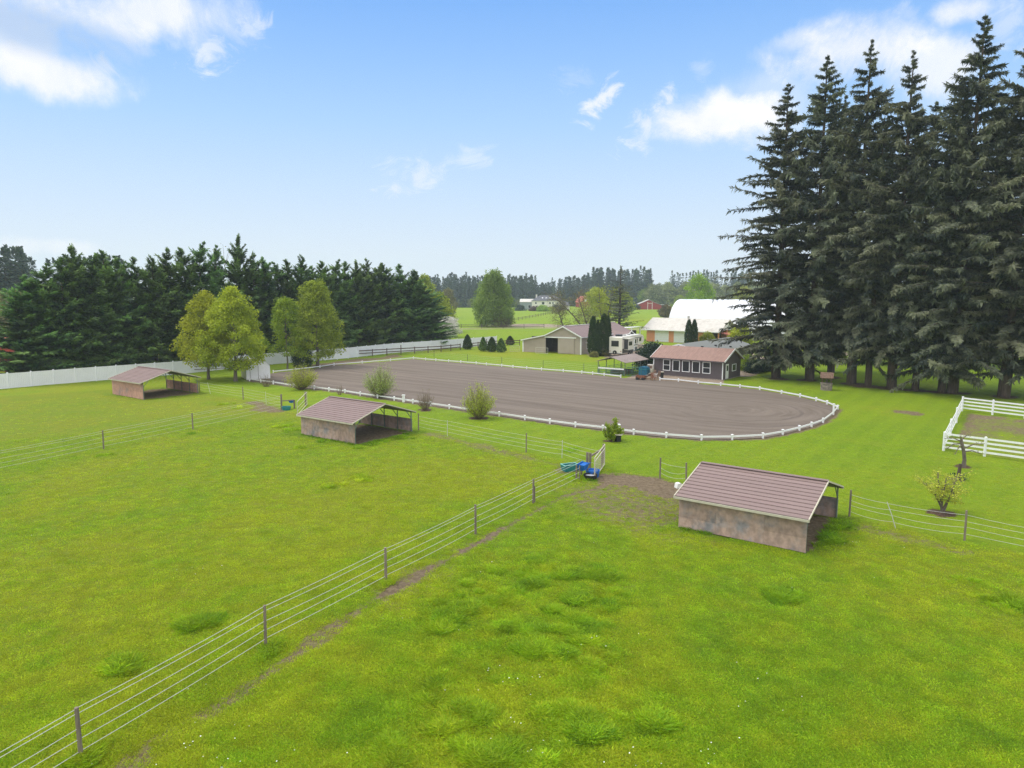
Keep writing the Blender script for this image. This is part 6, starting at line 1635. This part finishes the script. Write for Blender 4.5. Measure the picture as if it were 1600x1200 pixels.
def make_grass():
    rg = np.random.default_rng(77)
    # candidates spread by distance so that the picture is evenly covered
    n = 270000
    u = rg.uniform(0, 1, n); d = 1 / (1/12.5 + u * (1/95.0 - 1/12.5))
    d = np.where(rg.random(n) < .35, rg.uniform(14, 70, n), d)
    a = np.radians(rg.uniform(-45, 45, n))
    X, Y = d*np.sin(a), d*np.cos(a)
    f = fields(X, Y)
    ok = (f['ina'] < .5) & (f['mulch'] < .5) & (f['gravel'] < .5) & (rg.random(n) > f['dirt'] * 1.15)
    for nm, o, L, W in SHEDS:
        p, q = shed_local(X, Y, o); ok &= ~((p > -.05) & (p < L+.05) & (q > -.08) & (q < W+.08))
    X, Y, d = X[ok], Y[ok], d[ok]; f = {k: v[ok] for k, v in f.items()}; n = len(X)
    tall = f['tall']; lawn = f['lawn']
    pick = np.where(rg.random(n) < sstep(.2, .75, tall) * .75, 2 + rg.integers(0, 2, n), rg.integers(0, 2, n))
    sc = np.where(pick >= 2, .55 + .75 * tall + rg.normal(0, .12, n), (.8 + .55 * tall + rg.normal(0, .2, n)) * np.where(lawn > .5, .55, 1.0) * (1 - .4 * f['dirt']))
    sc = np.clip(sc, .3, 1.7)
    keep = (pick < 2) | (rg.random(n) < .55); X, Y, pick, sc = X[keep], Y[keep], pick[keep], sc[keep]; hue = f['hue'][keep]; n = len(X)
    hue = hue + .9 * (fbm(X / .9, Y / .9, 51) - .5) + .35 * (fbm(X / .25, Y / .25, 53, 2) - .5) + rg.normal(0, .16, n)
    Z = .05 * (fbm(X / 1.3, Y / 1.3, 31) - .5) + .06 * tall[keep] + .12 * (fbm(X / 6, Y / 6, 37) - .5)
    me = bpy.data.meshes.new('pasture_grass'); me.vertices.add(n); me.vertices.foreach_set('co', np.stack([X, Y, Z], 1).astype(np.float32).ravel())
    for k, v, ty in (('hue', np.clip(hue, 0, 1), 'FLOAT'), ('size', sc, 'FLOAT'), ('shade', np.clip(rg.lognormal(0, .19, n) * (.72 + .56 * fbm(X / .45, Y / .45, 57, 3)), .45, 1.7), 'FLOAT'), ('turn', rg.uniform(0, 6.28, n), 'FLOAT'), ('pick', pick, 'INT')):
        at = me.attributes.new(k, ty, 'POINT'); at.data.foreach_set('value', v.astype(np.float32 if ty == 'FLOAT' else np.int32))
    gm = grass_material()
    col = bpy.data.collections.new('grass_tuft_kinds')
    for k, args in enumerate(((1, 26, .04, .12, .20, .020, 1.0), (2, 26, .04, .13, .20, .020, 1.3), (3, 60, .10, .30, .17, .018, .9), (4, 50, .09, .26, .22, .018, 1.2))):
        mm = tuft(*args).mesh('tuft'); mm.materials.append(gm)
        col.objects.link(bpy.data.objects.new('grass_tuft_%d' % k, mm))
    o = bpy.data.objects.new('pasture_grass', me); COL.objects.link(o); tag(o, 'grass blades and tussocks growing over the pastures and lawn', 'grass', None, 'stuff')
    me.materials.append(gm)
    ng = bpy.data.node_groups.new('grass_tufts', 'GeometryNodeTree')
    ng.interface.new_socket('Geometry', in_out='INPUT', socket_type='NodeSocketGeometry'); ng.interface.new_socket('Geometry', in_out='OUTPUT', socket_type='NodeSocketGeometry')
    gi = ng.nodes.new('NodeGroupInput'); go = ng.nodes.new('NodeGroupOutput')
    ci = ng.nodes.new('GeometryNodeCollectionInfo'); ci.inputs[0].default_value = col; ci.inputs[1].default_value = True; ci.inputs[2].default_value = True
    ip = ng.nodes.new('GeometryNodeInstanceOnPoints'); ip.inputs['Pick Instance'].default_value = True
    def na(nm, ty):
        q = ng.nodes.new('GeometryNodeInputNamedAttribute'); q.data_type = ty; q.inputs[0].default_value = nm
        return [s for s in q.outputs if s.enabled][0]
    cx = ng.nodes.new('ShaderNodeCombineXYZ'); ng.links.new(na('turn', 'FLOAT'), cx.inputs[2])
    sx = ng.nodes.new('ShaderNodeCombineXYZ'); sz = na('size', 'FLOAT')
    for i in range(3): ng.links.new(sz, sx.inputs[i])
    ng.links.new(gi.outputs[0], ip.inputs['Points']); ng.links.new(ci.outputs[0], ip.inputs['Instance'])
    ng.links.new(na('pick', 'INT'), ip.inputs['Instance Index']); ng.links.new(cx.outputs[0], ip.inputs['Rotation']); ng.links.new(sx.outputs[0], ip.inputs['Scale'])
    ng.links.new(ip.outputs[0], go.inputs[0])
    md = o.modifiers.new('tufts', 'NODES'); md.node_group = ng
make_grass()

# daisies and dandelions
def make_flowers():
    rg = np.random.default_rng(99); n = 9000
    d = 1 / (1/16.0 + rg.uniform(0, 1, n) * (1/75.0 - 1/16.0)); a = np.radians(rg.uniform(-40, 40, n)); X, Y = d*np.sin(a), d*np.cos(a)
    f = fields(X, Y); ok = (fbm(X/4, Y/4, 61) > .56) & (f['ina'] < .5) & (f['dirt'] < .3) & (f['lawn'] < .5) & (rg.random(n) < .11)
    X, Y = X[ok], Y[ok]; n = len(X)
    for nm, lab, mat, sel in (('daisies', 'tiny white daisies scattered in the pasture', 'flower', rg.random(n) < .8),):
        x, y = X[sel], Y[sel]; k = len(x); mb = MB(); z = rg.uniform(.08, .14, k); s = rg.uniform(.012, .026, k)
        for q in range(2):
            th = rg.uniform(0, PI, k); D = np.stack([np.cos(th), np.sin(th), rg.normal(0, .25, k)], 1); P = np.stack([x, y, z], 1) - unit(D) * s[:, None]
            mb.kites(P, D, np.array([[0, 0, 1.]]) + rg.normal(0, .2, (k, 3)), s*2, s*1.6, None, .5)
        tag(mb.build(nm, M[mat]), lab, 'flowers', None, 'stuff')
make_flowers()

# ------------------------------------------------------------------ the air between here and the far woods
if HAZE:
    me = MB().b2(-900, 1300, -60, 1150, -1.5, 62).mesh('haze'); hz = bpy.data.objects.new('haze', me); COL.objects.link(hz); tag(hz, 'thin pale haze in the air over the fields', 'haze', None, 'stuff')
    m, nt, out = newmat('haze_air')
    v = N(nt, 'ShaderNodeVolumePrincipled', {'Color': (.80, .90, 1.0, 1), 'Density': HAZE, 'Anisotropy': .2}); nt.links.new(v.outputs[0], out.inputs['Volume'])
    me.materials.append(m)
